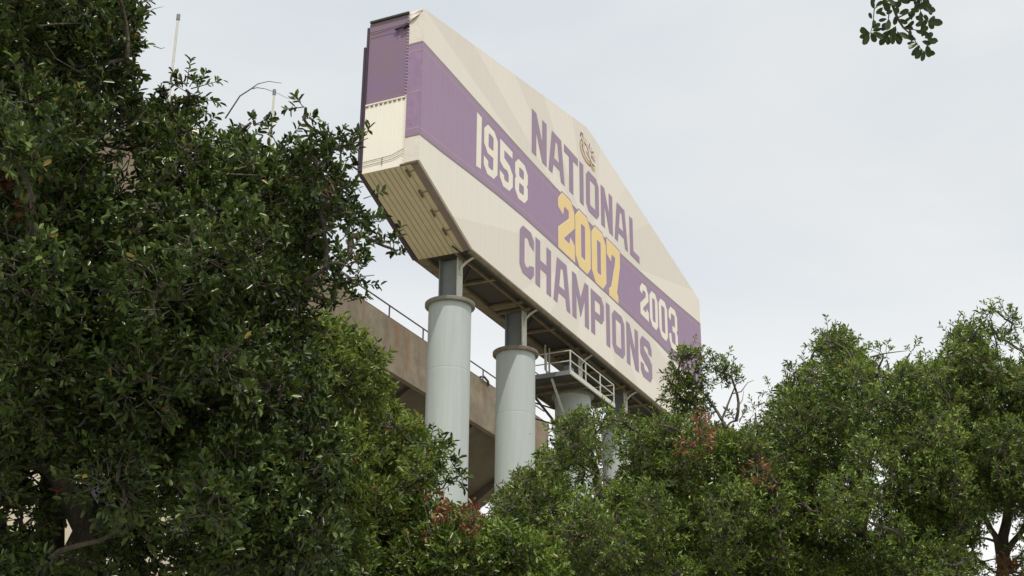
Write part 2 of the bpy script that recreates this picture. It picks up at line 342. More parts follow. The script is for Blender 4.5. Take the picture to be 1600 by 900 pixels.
def band(t, b, y, name, m_, x0=0.0, x1=36.3, it=0.0, ib=0.0):
    printed(name, [[(min(max(u, x0), x1), sh(z - it)) for u, z in t] + [(min(max(u, x0), x1), sh(z + ib)) for u, z in reversed(b)]], y, m_, sign)
band(TOPC, BOTC, -0.006, 'band_border', M['edge'])
band(TOPC, BOTC, -0.014, 'purple_band', M['purple'], it=0.10, ib=0.10)
for cu_, k in ((TOPC, -1), (BOTC, 1)):
    a = [(u, sh(z + k * 0.34)) for u, z in cu_]; b = [(u, sh(z + k * 0.385)) for u, z in reversed(cu_)]
    printed('pinstripe', [a + b], -0.022, M['pin'], sign, 0.002)
def place(ch, u0, u1, zb0, zb1, zt0, zt1, material, s=0.52, c=0.34, name='letter', y=-0.028, layers=None):
    w = u1 - u0; h = zt0 - zb0
    polys = G(ch, w, h, s, c)
    def warp(p): 
        r = []
        for x, z in p:
            k = x / w; zb = zb0 + (zb1 - zb0) * k; zt = zt0 + (zt1 - zt0) * k
            r.append((u0 + x, sh(zb + (zt - zb) * z / h)))
        return r
    if layers:
        for d, yy, mm, nm in layers:
            printed(nm, [warp(offset_poly(p, d if i == 0 else -d)) for i, p in enumerate(polys)], yy, mm, sign)
    return printed(name, [warp(p) for p in polys], y, material, sign)

zb, zt = 5.57, 7.91
for ch, a, b in (('N', 10.75, 12.5), ('A', 12.72, 14.72), ('T', 14.67, 16.47), ('I', 16.68, 17.2), ('O', 17.55, 19.32), ('N', 19.62, 21.3), ('A', 21.55, 23.58), ('L', 23.9, 25.38)):
    place(ch, a, b, zb, zb, zt, zt, M['ink'])['label'] = 'faded purple letter ' + ch
zb, zt = -1.05, 1.30
for ch, a, b in (('C', 9.45, 11.02), ('H', 11.2, 12.98), ('A', 13.26, 15.32), ('M', 15.56, 17.68), ('P', 17.98, 19.75), ('I', 20.05, 20.6), ('O', 20.9, 22.7), ('N', 22.98, 24.78), ('S', 25.1, 26.92)):
    place(ch, a, b, zb, zb, zt, zt, M['ink'])['label'] = 'faded purple letter ' + ch
for ch, a, b, z0, z1, t0, t1, s in (('1', 4.95, 5.42, 2.06, 2.12, 4.70, 4.66, .47), ('9', 5.68, 7.06, 2.15, 2.26, 4.65, 4.58, .44), ('5', 7.30, 8.66, 2.29, 2.39, 4.56, 4.49, .44), ('8', 8.90, 10.3, 2.41, 2.50, 4.48, 4.42, .44)):
    place(ch, a, b, z0, z1, t0, t1, M['white_ink'], s=s, c=.36, name='digit')
for ch, a, b, z0, z1, t0, t1 in (('2', 25.3, 26.66, 2.56, 2.52, 4.5, 4.58), ('0', 26.85, 28.2, 2.5, 2.42, 4.6, 4.68), ('0', 28.4, 29.86, 2.40, 2.33, 4.72, 4.8), ('3', 30.12, 31.66, 2.31, 2.22, 4.84, 4.94)):
    place(ch, a, b, z0, z1, t0, t1, M['white_ink'], s=.44, c=.36, name='digit')
LAY = [(0.14, -0.022, M['ink'], 'digit_border'), (0.06, -0.030, M['gold_pale'], 'digit_outline')]  # thin printed purple outline behind the pale gold one
for ch, a, b in (('2', 13.92, 15.88), ('0', 16.08, 17.98), ('0', 18.24, 20.12), ('7', 20.36, 22.18)):
    o = place(ch, a, b, 1.95, 1.95, 4.98, 4.98, M['gold'], s=.62, c=.46, name='digit', y=-0.038, layers=LAY)
    o['label'] = 'golden yellow digit ' + ch

# interlaced crest under the peak: gold and purple curved strokes with pale ones crossing them
def arc(cx, cz, rx, rz_, a0, a1, w0, w1, n=16):
    o_, i_ = [], []
    for k in range(n + 1):
        f = k / n; a = math.radians(a0 + (a1 - a0) * f); w = (w0 + (w1 - w0) * f) / 2
        o_.append((cx + (rx + w) * math.cos(a), sh(cz + (rz_ + w) * math.sin(a)))); i_.append((cx + (rx - w) * math.cos(a), sh(cz + (rz_ - w) * math.sin(a))))
    return o_ + i_[::-1]
def stroke(p, w):
    a = [Vector(q) for q in p]; l, r = [], []
    for i, q in enumerate(a):
        d = (a[min(i + 1, len(a) - 1)] - a[max(i - 1, 0)]).normalized(); n_ = Vector((-d.y, d.x)) * (w / 2)
        l.append((q.x + n_.x, sh(q.y + n_.y))); r.append((q.x - n_.x, sh(q.y - n_.y)))
    return l + r[::-1]
crest = printed('crest', [[(17.85 + (a - 17.85) * .88, b) for a, b in arc(17.8, 8.98, 0.98, 0.52, 95, 335, 0.34, 0.20)]], -0.010, M['crest_gold'], sign)
def cr(nm, polys, y, mm): printed(nm, [[(17.85 + (a - 17.85) * .88, sh(9.0) + (b - sh(9.0)) * .82) for a, b in p] for p in polys], y, M['crest_gold'] if mm is M['gold'] else mm, crest)
cr('crest_stroke', [arc(17.8, 8.94, 1.16, 0.80, 150, 325, 0.05, 0.16)], -0.014, M['crest_ink'])
cr('crest_stroke', [arc(17.8, 8.98, 0.76, 0.44, 100, 310, 0.12, 0.10)], -0.020, M['crest_ink'])
cr('crest_stroke', [stroke([(16.72, 9.55), (16.85, 9.85), (17.08, 9.88), (17.12, 9.62), (16.9, 9.35)], 0.17)], -0.026, M['crest_ink'])
cr('crest_stroke', [stroke([(17.0, 9.60), (17.25, 9.3), (17.2, 8.9), (17.5, 8.6), (18.1, 8.5)], 0.24)], -0.032, M['crest_ink'])
cr('crest_stroke', [stroke([(17.0, 9.60), (17.25, 9.3), (17.2, 8.9), (17.5, 8.6), (18.1, 8.5)], 0.14)], -0.038, M['white_ink'])
cr('crest_stroke', [stroke([(17.2, 9.60), (17.7, 9.45), (18.0, 9.2), (18.1, 8.9), (18.5, 8.6), (18.95, 8.6)], 0.25)], -0.044, M['crest_ink'])
cr('crest_stroke', [stroke([(17.2, 9.60), (17.7, 9.45), (18.0, 9.2), (18.1, 8.9), (18.5, 8.6), (18.95, 8.6)], 0.15)], -0.050, M['white_ink'])
cr('crest_stroke', [stroke([(17.6, 8.95), (17.9, 8.85), (18.3, 8.35), (18.8, 8.2)], 0.12)], -0.056, M['gold'])
for k in range(6):
    a = math.radians(80 - 22 * k); x0, z0 = 18.0 + 0.42 * math.cos(a), 9.02 + 0.36 * math.sin(a); x1, z1 = 18.0 + 1.02 * math.cos(a), 9.02 + 0.76 * math.sin(a)
    cr('crest_stripe', [stroke([(x0, z0), (x1, z1)], 0.13)], -0.012, M['gold'] if k % 2 else M['crest_ink'])
cr('crest_stroke', [stroke([(18.3, 8.22), (18.7, 8.14), (19.0, 8.32)], 0.26)], -0.018, M['gold'])

# banner wrapped round the near end, with a loose top flap
wy = 0.66
MB().box(-0.05, 0.0, 0.002, wy, sh(5.46), sh(6.98)).build('banner_wrap', M['wrap'], sign)
MB().box(-0.055, 0.0, 0.002, wy, sh(1.07), sh(5.46)).build('banner_wrap', M['wrap_purple'], sign)
MB().box(-0.05, 0.0, 0.002, wy, sh(-0.03), sh(1.07)).build('banner_wrap', M['wrap'], sign)
for z_ in (5.38, 1.11):
    MB().box(-0.062, -0.055, 0.0, wy, sh(z_), sh(z_ + 0.08)).build('band_border', M['edge'], sign)
for z_ in (5.05, 1.43, 3.1):
    MB().box(-0.060, -0.055, 0.0, wy, sh(z_), sh(z_ + 0.035)).build('pinstripe', M['pin'], sign)
# rows of lacing along the wrap's free edge
lb = MB()
for k in range(46):
    z = 0.05 + k * 0.15
    lb.bar((-0.058, wy - 0.02, sh(z)), (-0.045, wy + 0.10, sh(z + 0.06)), 0.012, 0.012)
lc = lb.build('lacing', M['white_ink'], sign); lc['kind'] = 'stuff'
fl = MB()
random.seed(3)
g_ = []
nx, ny = 7, 6
for j in range(ny):
    for i in range(nx):
        f = i / (nx - 1); h = j / (ny - 1)
        g_.append((-0.07 - 0.10 * math.sin(f * 5 + j) * h * 0.6 - 0.03 * random.random(), 0.04 + 0.62 * f, sh(7.0 - 0.05 * f - 0.40 * h * (0.3 + f) + 0.03 * random.random())))
fl.v = g_; fl.f = [(j * nx + i, j * nx + i + 1, (j + 1) * nx + i + 1, (j + 1) * nx + i) for j in range(ny - 1) for i in range(nx - 1)]
fo = fl.build('torn_flap', M['wrap'], sign, smooth=True); md = fo.modifiers.new('thickness', 'SOLIDIFY'); md.thickness = 0.01

# body: steel box behind the banner
TH = 2.62
MB().prism(shp([(0.10, 0.02), (4.84, -1.88), (31.46, -1.88), (UR - .1, 0.02), (UR - .1, 7.4), (18.35, 10.3), (17.7, 10.34), (0.10, 6.96)]), 0.2, 2.55).build('body', M['under'], sign)
# near end: purple mesh screen above, cream corrugated sheets below
MB().box(0.03, 0.098, wy + 0.02, TH, sh(3.06), sh(6.55)).build('mesh_screen', M['mesh_purple'], sign)
MB().box(0.02, 0.098, wy + 0.02, TH, sh(6.56), sh(6.98)).build('mesh_screen', M['mesh_purple'], sign)
npan = 11
for k in range(npan):
    a = wy - 0.02 + (TH - wy + 0.02) * k / npan; b = wy - 0.02 + (TH - wy + 0.02) * (k + 1) / npan
    MB().prism([(0.0, sh(-0.10)), (0.0, sh(3.05)), (0.097, sh(3.05)), (0.097, sh(-0.10))], a + 0.0012, b - 0.0012).build('end_sheet', M['panel'], sign)
MB().box(-0.02, 0.09, wy, TH, sh(3.02), sh(3.07)).build('sheet_cap', M['panel'], sign)
for k in range(9):
    y0 = wy + 0.08 + k * 0.215
    MB().box(-0.035, -0.005, y0, y0 + 0.13, sh(2.93), sh(2.97)).build('vent_slot', M['underbeam'], sign)
for z0, z1 in ((0.42, 0.50), (0.24, 0.30)):
    MB().tube([(-0.03, TH - 0.03, sh(z0 - 0.02)), (-0.03, 1.9, sh(z0)), (-0.035, 1.25, sh(z0 + 0.03)), (-0.04, wy + 0.05, sh(z1 + 0.12))], 0.011, 5).build('cable', M['underbeam'], sign)
MB().bar((-0.03, 1.7, sh(0.1)), (-0.03, 1.7, sh(0.45)), 0.02, 0.02).build('cable', M['underbeam'], sign)
MB().tube([(-0.04, TH - .1, sh(6.40)), (-0.05, 1.5, sh(6.42)), (-0.06, 1.3, sh(6.40))], 0.012, 5).build('cable', M['rim'], sign)
MB().bar((-0.05, 1.35, sh(6.36)), (-0.05, 0.72, sh(6.42)), 0.10, 0.06).bar((-0.08, 0.95, sh(6.34)), (-0.08, 0.70, sh(6.44)), 0.16, 0.12).bar((-0.05, 1.22, sh(6.30)), (-0.05, 1.22, sh(6.05)), 0.03, 0.02).build('lamp_arm', M['rim'], sign)
# crimped top coping along the end
for k in range(8):
    y0 = 0.72 + k * 0.235
    MB().box(-0.07, 0.25, y0, y0 + 0.215, sh(6.985), sh(7.075)).build('coping_piece', M['under'], sign)
# back rim stepping out past the body
def rimseg(a, b, y0, y1, t, m_, nm='back_rim'):
    (u0, z0), (u1, z1) = a, b; d = Vector((u1 - u0, z1 - z0)).normalized(); n_ = Vector((-d.y, d.x))
    p = [(u0, z0), (u1, z1), (u1 + n_.x * t, z1 + n_.y * t), (u0 + n_.x * t, z0 + n_.y * t)]
    MB().prism(shp(p), y0, y1).build(nm, m_, sign)
rimseg((-0.02, 0.06), (-0.02, 6.80), TH + 0.004, TH + 0.10, -0.14, M['rim'])
rimseg((-0.06, 0.10), (-0.06, 5.85), TH + 0.104, TH + 0.20, -0.14, M['rim'])
rimseg((-0.06, 0.04), (4.68, -1.86), TH + 0.006, TH + 0.20, 0.10, M['rim'])
rimseg((-0.03, -0.06), (4.74, -1.98), TH + 0.004, TH + 0.20, 0.10, M['rim'])
rimseg((4.74, -1.99), (18.1, -1.99), TH - 0.002, TH + 0.13, 0.12, M['rimrust'], 'bottom_rim')
rimseg((18.11, -1.99), (31.5, -1.99), TH - 0.002, TH + 0.13, 0.12, M['rimrust'], 'bottom_rim')
MB().prism(shp([(0.2, 0.06), (4.9, -1.8), (31.4, -1.8), (36, 0.06), (36, 7.3), (18.3, 10.2), (17.7, 10.24), (0.2, 6.9)]), 2.56, 2.68).build('back_panel', M['steel_dark'], sign)
# far end
MB().box(UR - 0.098, UR + 0.0, 0.104, 0.6, sh(0.02), sh(7.4)).build('banner_wrap', M['wrap_purple'], sign)
# sloped soffit planks
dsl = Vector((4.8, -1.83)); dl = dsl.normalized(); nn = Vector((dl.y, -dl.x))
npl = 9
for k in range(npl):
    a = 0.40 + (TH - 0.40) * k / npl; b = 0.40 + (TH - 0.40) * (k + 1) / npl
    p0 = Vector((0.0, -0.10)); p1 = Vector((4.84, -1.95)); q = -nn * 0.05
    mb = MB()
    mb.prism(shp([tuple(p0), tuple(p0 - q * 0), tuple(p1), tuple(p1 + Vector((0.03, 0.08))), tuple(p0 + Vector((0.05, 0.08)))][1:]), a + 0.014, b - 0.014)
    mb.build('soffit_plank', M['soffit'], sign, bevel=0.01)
MB().prism(shp([(0.02, -0.03), (4.8, -1.90), (4.84, -1.86), (0.05, 0.02)]), 0.42, TH - 0.02).build('soffit_backing', M['lip'], sign)
MB().prism(shp([(-0.03, -0.045), (4.78, -1.955), (4.82, -1.90), (0.02, 0.0)]), 0.104, 0.41).build('fascia_lip', M['lip'], sign)
MB().box(-0.06, 0.35, 0.12, 0.86, sh(-0.115), sh(-0.06)).build('fascia_cap', M['underbeam'], sign)
for f in (0.04, 0.27, 0.49, 0.71):
    c_ = Vector((0, -0.10)) + dsl * f
    x, z = c_
    MB().bar((x, 0.70, sh(z - 0.04)), (x + 0.36, 0.70, sh(z - 0.20)), 0.06, 0.10).bar((x + 0.1, 0.70, sh(z - 0.13)), (x + 0.1, 0.36, sh(z - 0.10)), 0.03, 0.03).build('soffit_bracket', M['underbeam'], sign)
MB().bar((4.3, 0.72, sh(-1.86)), (4.75, 0.52, sh(-2.02)), 0.05, 0.06).build('loose_strip', M['rim'], sign)
# bottom framing
MB().box(4.82, 31.4, 0.104, 0.22, sh(-2.06), sh(-1.89)).build('front_channel', M['underbeam'], sign)
MB().box(4.82, 31.4, 0.222, 0.46, sh(-1.98), sh(-1.89)).build('front_channel', M['under'], sign)
MB().box(4.82, 31.4, 0.74, 0.84, sh(-2.02), sh(-1.885)).build('long_beam', M['underbeam'], sign)
MB().box(4.82, 31.4, 2.16, TH - 0.004, sh(-2.04), sh(-1.89)).build('rear_channel', M['underbeam'], sign)
CU = [5.46, 12.0, 18.75, 25.1, 31.1]; CW = 1.35
for k, u in enumerate(CU[:-1]):
    for q in (0.42, 0.86, 1.0):
        x = u + (CU[k + 1] - u) * q - 0.3
        if abs(x - u) < 0.7: continue
        MB().box(x, x + 0.16, 0.5, 2.155, sh(-2.03), sh(-1.91)).build('cross_beam', M['underbeam'], sign)
    MB().bar((u + 1.0, 0.9, sh(-1.96)), (u + 2.6, 2.1, sh(-1.96)), 0.07, 0.07).build('diagonal_brace', M['under'], sign)
    MB().bar((CU[k + 1] - 0.9, 0.9, sh(-1.99)), (CU[k + 1] - 0.9, 2.1, sh(-2.01)), 0.3, 0.10).build('junction_plate', M['underbeam'], sign)
# conduits seen under the middle
for u in (16.6, 17.1):
    MB().tube([(u, 1.9, sh(-1.95)), (u, 1.9, sh(-3.2)), (u + .1, 1.5, sh(-3.9))], 0.05, 8).build('conduit', M['galv'], sign, smooth=True)
MB().tube([(30.0, 0.25, sh(-1.95)), (29.6, 0.3, sh(-2.3)), (29.4, 0.4, sh(-3.2))], 0.03, 6).build('conduit', M['galv'], sign)
# columns
FZ = -4.1
for k, u in enumerate(CU):
    col = MB().lathe(u, CW, [q for zz in (0, sh(FZ) - 15, sh(FZ) - 9, sh(FZ) - 3) for q in ((0.9, zz), (0.9, zz + .05), (0.897, zz + .06), (0.897, zz + .075), (0.9, zz + .085), (0.9, zz + .14))] + [(0.9, sh(FZ) - 0.03)], 72).build('column', M['steel'], sign, smooth=True)
    rs_ = random.Random(k + 40)
    for q in range(5):
        aa = math.radians(rs_.uniform(200, 330)); z_ = sh(FZ) - rs_.uniform(1.5, 12); ln_ = rs_.uniform(.05, .22)
        MB().bar((u + .9 * math.cos(aa), CW + .9 * math.sin(aa), z_), (u + .9 * math.cos(aa + ln_), CW + .9 * math.sin(aa + ln_), z_ + rs_.uniform(-.08, .04)), 0.012, 0.03).build('scuff', M['underbeam'], col)
    r = 1.06
    MB().lathe(u, CW, [(0.905, sh(FZ) - 0.03), (r - 0.02, sh(FZ) - 0.03), (r, sh(FZ)), (r, sh(FZ) + 0.125), (r - 0.02, sh(FZ) + 0.14), (0.0, sh(FZ) + 0.145)], 72).build('flange_ring', M['rust'] if k == 1 else M['flange'], col, smooth=True)
    t = sh(-1.96); b = sh(FZ) + 0.145
    MB().box(u - 0.03, u + 0.03, CW - 0.40, CW + 0.40, b, t).build('beam_web', M['steel_dark'], col)  # dark colour carries the shadow of the sign above
    MB().box(u - 0.24, u + 0.24, CW - 0.445, CW - 0.40, b, t).build('beam_flange', M['galv'], col)  # front face coloured paler than the web so it looks lit
    MB().box(u - 0.24, u + 0.24, CW + 0.40, CW + 0.445, b, t).build('beam_flange', M['steel_dark'], col)
    MB().tube([(u - .05, CW - 0.46, t - 0.62), (u - .05, CW - 0.52, t - 0.42), (u, CW - 0.72, t - 0.2), (u, CW - 1.0, t - 0.06), (u, CW - 1.2, t - 0.02)], 0.055, 8).build('curved_brace', M['galv'], col, smooth=True)
    MB().bar((u - .05, CW - 0.46, t - 0.62), (u - .05, CW - 0.47, t - 0.75), 0.16, 0.05).build('brace_shoe', M['galv'], col)

# maintenance platform round the third column
PU0, PU1, PW0, PW1, PZ = 15.35, 21.1, 0.02, 2.9, -4.02
pf = MB().box(PU0 + .06, PU1, PW0 + .06, PW1, sh(PZ + 0.02), sh(PZ + 0.06)).build('platform', M['under'], sign)
MB().box(PU0, PU1, PW0 - 0.02, PW0 + 0.055, sh(PZ - 0.09), sh(PZ + 0.12)).build('edge_channel', M['galv'], pf)
MB().box(PU0 - 0.01, PU0 + 0.055, PW0 + .06, PW1, sh(PZ - 0.09), sh(PZ + 0.12)).build('edge_channel', M['steel_dark'], pf)
MB().box(PU0 + .06, PU1, PW1 + .004, PW1 + .08, sh(PZ - 0.09), sh(PZ + 0.12)).build('edge_channel', M['underbeam'], pf)
for u in (16.6, 17.6, 20.0):
    MB().box(u, u + .08, PW0 + .06, PW1, sh(PZ - 0.1), sh(PZ + 0.018)).build('joist', M['underbeam'], pf)
posts = [(PU0 + .03, PW0 + .03), (PU0 + 1.95, PW0 + .03), (PU0 + 3.85, PW0 + .03), (PU1 - .03, PW0 + .03), (PU0 + .03, 1.3), (PU0 + .03, 2.2), (PU0 + .03, PW1), (PU1 - .03, 1.4), (PU1 - .03, PW1)]
for a, b in posts:
    MB().box(a - .025, a + .025, b - .025, b + .025, sh(PZ + .12), sh(PZ + 1.12)).build('rail_post', M['galv'], pf)
for zz in (0.60, 1.12):
    MB().bar((PU0 + .03, PW0 + .03, sh(PZ + zz)), (PU1 - .03, PW0 + .03, sh(PZ + zz)), 0.045, 0.045).build('rail', M['galv'], pf)
    MB().bar((PU0 + .03, PW0 + .06, sh(PZ + zz)), (PU0 + .03, PW1, sh(PZ + zz)), 0.045, 0.045).build('rail', M['galv'], pf)
    MB().bar((PU1 - .03, PW0 + .06, sh(PZ + zz)), (PU1 - .03, PW1, sh(PZ + zz)), 0.045, 0.045).build('rail', M['galv'], pf)
    MB().bar((PU0 + .06, PW1, sh(PZ + zz)), (PU1 - .06, PW1, sh(PZ + zz)), 0.045, 0.045).build('rail', M['galv'], pf)
MB().bar((PU0 + 0.2, 1.1, sh(PZ - .1)), (CU[2] - .9, 1.2, sh(PZ - 2.0)), 0.09, 0.09).build('diagonal_strut', M['steel'], pf)
MB().bar((PU0 + 0.2, 2.6, sh(PZ - .1)), (CU[2] - .9, 1.6, sh(PZ - 2.0)), 0.09, 0.09).build('diagonal_strut', M['under'], pf)
MB().box(16.9, 17.5, 0.75, 1.05, sh(PZ + .12), sh(PZ + .95)).build('cabinet', M['cabinet'], pf, bevel=0.02)
MB().box(15.5, 15.9, 2.25, 2.75, sh(PZ + .25), sh(PZ + 1.0)).build('cabinet', M['cabinet'], pf, bevel=0.03)
# ladder and its cage behind the platform
ld_ = MB()
for y in (2.98, 3.38):
    ld_.bar((16.2, y, sh(-10.5)), (16.2, y, sh(PZ + .9)), 0.05, 0.05)
for k in range(26): ld_.bar((16.2, 2.98, sh(-10.4 + k * .3)), (16.2, 3.38, sh(-10.4 + k * .3)), 0.025, 0.025)
for z in (-4.7, -5.5, -7.5, -9.5): ld_.bar((16.2, 3.0, sh(z)), (CU[2] - .3, 2.15, sh(z)), 0.06, 0.06)
ld_.build('ladder', M['under'], sign)

# ------------------------------------------------------------------ stadium
st = thing('stadium', 'weathered tan concrete stadium upper deck with dark shaded underside behind the sign columns', 'stadium', O0, RZ)
P0, PT, PB = 20.0, 7.93, 4.27
pts_u = [-44 + 12.0 * k for k in range(9)]
pts_u = [u for u in pts_u if u < 58] + [58.2]
for a, b in zip(pts_u[:-1], pts_u[1:]):
    MB().box(a + .008, b - .008, P0, P0 + 0.45, sh(PB), sh(PT)).build('parapet_panel', M['concrete'], st, bevel=0.03)
MB().box(58.2 - .3, 58.2, P0 + .452, P0 + 9, sh(2.0), sh(PT)).build('end_wall', M['concrete'], st)
# raking deck and its beams
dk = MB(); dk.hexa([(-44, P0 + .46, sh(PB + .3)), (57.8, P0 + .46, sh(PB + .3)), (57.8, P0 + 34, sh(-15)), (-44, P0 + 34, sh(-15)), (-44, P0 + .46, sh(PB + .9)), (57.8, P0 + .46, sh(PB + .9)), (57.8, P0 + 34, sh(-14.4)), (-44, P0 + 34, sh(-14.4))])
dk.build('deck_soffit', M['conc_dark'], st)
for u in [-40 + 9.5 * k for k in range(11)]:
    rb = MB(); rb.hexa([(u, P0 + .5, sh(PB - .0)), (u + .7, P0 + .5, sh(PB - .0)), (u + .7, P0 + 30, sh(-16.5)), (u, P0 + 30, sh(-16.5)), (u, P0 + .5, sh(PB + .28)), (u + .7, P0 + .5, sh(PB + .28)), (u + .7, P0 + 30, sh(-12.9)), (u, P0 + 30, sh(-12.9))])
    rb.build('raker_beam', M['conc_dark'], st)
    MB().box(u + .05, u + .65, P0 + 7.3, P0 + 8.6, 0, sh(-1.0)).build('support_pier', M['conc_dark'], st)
for a in [-44 + 9.5 * k for k in range(11)]:
    MB().box(a + .01, a + 9.49, P0 + 9, P0 + 9.4, 0.0, sh(-2.2)).build('facade_panel', M['concrete'], st)
# low cream concourse wall in front, catching the sun
for a in [-60 + 6.0 * k for k in range(14)]:
    wl = MB().box(a + .01, a + 5.99, P0 - 3, P0 - 2.6, 0.0, sh(-8.5)).build('concourse_panel', M['conc_wall'], st)
    for q in range(5):
        MB().box(a + 2.2, a + 3.8, P0 - 3.03, P0 - 3.001, 2.5 + q * 3.3, 4.3 + q * 3.3).build('window', M['glass'], wl)
MB().box(-60, 24, P0 - 3.15, P0 - 2.4, sh(-8.496), sh(-8.2)).build('wall_coping', M['conc_wall'], st)
MB().box(-60, 24, P0 - 2.6, P0 + 7.2, sh(-8.9), sh(-8.51)).build('concourse_roof', M['conc_wall'], st)
# railing on the parapet
RY = P0 + 0.30
rl = MB()
for zz in (0.22, 1.06): rl.bar((-44, RY, sh(PT + zz)), (58, RY, sh(PT + zz)), 0.075, 0.075)
rl.build('rail', M['rail_dark'], st)
u = -43.0
while u < 58:
    MB().box(u - .04, u + .04, RY - .04, RY + .04, sh(PT - .02), sh(PT + 1.09)).build('rail_post', M['rail_dark'], st); u += 4.72
MB().tube([(45.5, P0 - .05, sh(PT + .05)), (46.0, P0 - .1, sh(PT + .25)), (46.7, P0 - .1, sh(PT + .1)), (46.9, P0 - .1, sh(PT - .2))], 0.09, 6).build('bent_conduit', M['rail_dark'], st)
PK = Matrix.Rotation(RZ, 4, 'Z')
for (u, ztop, lb_, r_) in ((9.0, 17.85, 'taller thin white pole rising behind the left tree top', 0.085), (18.4, 18.1, 'short thin white pole tip showing beside the arching bare twigs', 0.085)):
    loc = O0 + PK @ Vector((u, P0 + .75, 0)); 
    pt = thing('mast', lb_, 'pole', (loc.x, loc.y, sh(PT - 3.4)), RZ, 'masts on the stadium rim')
    hh = ztop - PT + 3.4
    MB().tube([(0, 0, 0), (0, 0, hh - .35)], [r_, r_ * .8], 12).build('pole', M['galv'], pt, smooth=True)
    MB().tube([(0, 0, hh - .35), (0, 0, hh)], r_ * 1.25, 12).build('cap', M['steel_dark'], pt, smooth=True)
    MB().box(-.3, .3, -.298, .3, -.1, .02).build('bracket', M['steel_dark'], pt)

# ------------------------------------------------------------------ trees
def fast_mesh(name, V, Fq, material, parent, smooth=False):
    me = bpy.data.meshes.new(name); n = len(V); k = Fq.shape[1]; nf = len(Fq)
    me.vertices.add(n); me.vertices.foreach_set('co', V.astype(np.float32).ravel())
    me.loops.add(nf * k); me.loops.foreach_set('vertex_index', Fq.astype(np.int32).ravel())
    me.polygons.add(nf); me.polygons.foreach_set('loop_start', np.arange(0, nf * k, k, dtype=np.int32)); me.polygons.foreach_set('loop_total', np.full(nf, k, dtype=np.int32))
    if smooth: me.polygons.foreach_set('use_smooth', np.ones(nf, bool))
    me.materials.append(material); me.update(calc_edges=True)
    return link(name, me, parent)

def nrm(a): return a / np.maximum(np.linalg.norm(a, axis=-1, keepdims=True), 1e-9)

LEAF6 = np.array([(0, 0, 0), (.30, .42, .10), (.74, .46, .06), (1, 0, -.10), (.74, -.46, .06), (.30, -.42, .10)])
LEAF4 = np.array([(0, 0, 0), (.55, .5, .10), (1, 0, -.05), (.55, -.5, .10)])

def leaf_frames(rng, B, ctr, per, tl, spread=1.0, up=0.45):
    "twigs growing out of blobs -> base point, direction, normal of every leaf"
    c = np.array([b[:3] for b in B]); r = np.array([b[3] for b in B]); wgt = r ** 2; wgt = wgt / wgt.sum()
    def twigs(n):
        k = rng.choice(len(B), n, p=wgt)
        v = nrm(rng.normal(size=(n, 3)))
        rad = r[k] * (0.30 + 0.70 * rng.random(n) ** 0.5)
        p = c[k] + v * rad[:, None] * np.array([1, 1, .85])
        d = nrm(v * 0.75 + rng.normal(size=(n, 3)) * 0.50 + np.array([0, 0, up]))
        return p, d
    return twigs

def make_leaves(rng, p, d, per, tl, ll):
    n = len(p)
    tlen = tl * (0.6 + 0.8 * rng.random(n))
    t = np.repeat(np.arange(n), per)
    f = np.tile(np.linspace(0.16, 1.0, per) ** 0.55, n) + rng.normal(size=n * per) * 0.04
    ref = nrm(np.cross(d, nrm(rng.normal(size=(n, 3)))))
    ref2 = np.cross(d, ref)
    ang = np.tile(np.arange(per) * 2.4, n) + np.repeat(rng.random(n) * 6.28, per)
    side = ref[t] * np.cos(ang)[:, None] + ref2[t] * np.sin(ang)[:, None]
    droop = -0.10 * (f ** 2)[:, None] * tlen[t][:, None] * np.array([0, 0, 1.0])
    base = p[t] + d[t] * (f * tlen[t])[:, None] + droop
    ld_ = nrm(side * 0.85 + d[t] * 0.75 + rng.normal(size=(len(t), 3)) * 0.25 + np.array([0, 0, -0.05]))
    nn_ = rng.normal(size=(len(t), 3)) * 0.6 + np.array([0, 0, 0.6]) + d[t] * 0.35; nn_ = nrm(nn_ - (nn_ * ld_).sum(1, keepdims=True) * ld_)
    L_ = ll * (0.65 + 0.6 * rng.random(len(t)))
    tips = p + d * tlen[:, None] + np.array([0, 0, -.1]) * tlen[:, None]
    return base, ld_, nn_, L_, (p, tips)

def leaf_mesh(name, base, ld_, nn_, L_, ratio, T, material, parent):
    w = np.cross(nn_, ld_)
    V = base[:, None, :] + (ld_[:, None, :] * T[None, :, 0:1] + w[:, None, :] * T[None, :, 1:2] * ratio + nn_[:, None, :] * T[None, :, 2:3]) * L_[:, None, None]
    n = len(base); k = len(T); off = (np.arange(n) * k)[:, None]
    if k == 6: F = np.concatenate([off + np.array([0, 3, 2, 1]), off + np.array([0, 5, 4, 3])], 1).reshape(-1, 4)
    else: F = np.concatenate([off + np.array([0, 2, 1]), off + np.array([0, 3, 2])], 1).reshape(-1, 3)
    o = fast_mesh(name, V.reshape(-1, 3), F, material, parent); o['kind'] = 'stuff'
    return o

def stem_mesh(name, a, b, r, material, parent):
    d = nrm(b - a); x = nrm(np.cross(d, np.array([0.3, 0.2, 1.0]))); y = np.cross(d, x); R = []
    for k in range(3):
        c_, s_ = math.cos(k * 2.094), math.sin(k * 2.094); R.append(x * c_ + y * s_)
    V = np.stack([a + q * r for q in R] + [b + q * r * .4 for q in R], 1); n = len(a); off = (np.arange(n) * 6)[:, None]
    F = np.concatenate([off + np.array([k, (k + 1) % 3, 3 + (k + 1) % 3, 3 + k]) for k in range(3)], 1).reshape(-1, 4)
    o = fast_mesh(name, V.reshape(-1, 3), F, material, parent); o['kind'] = 'stuff'; return o

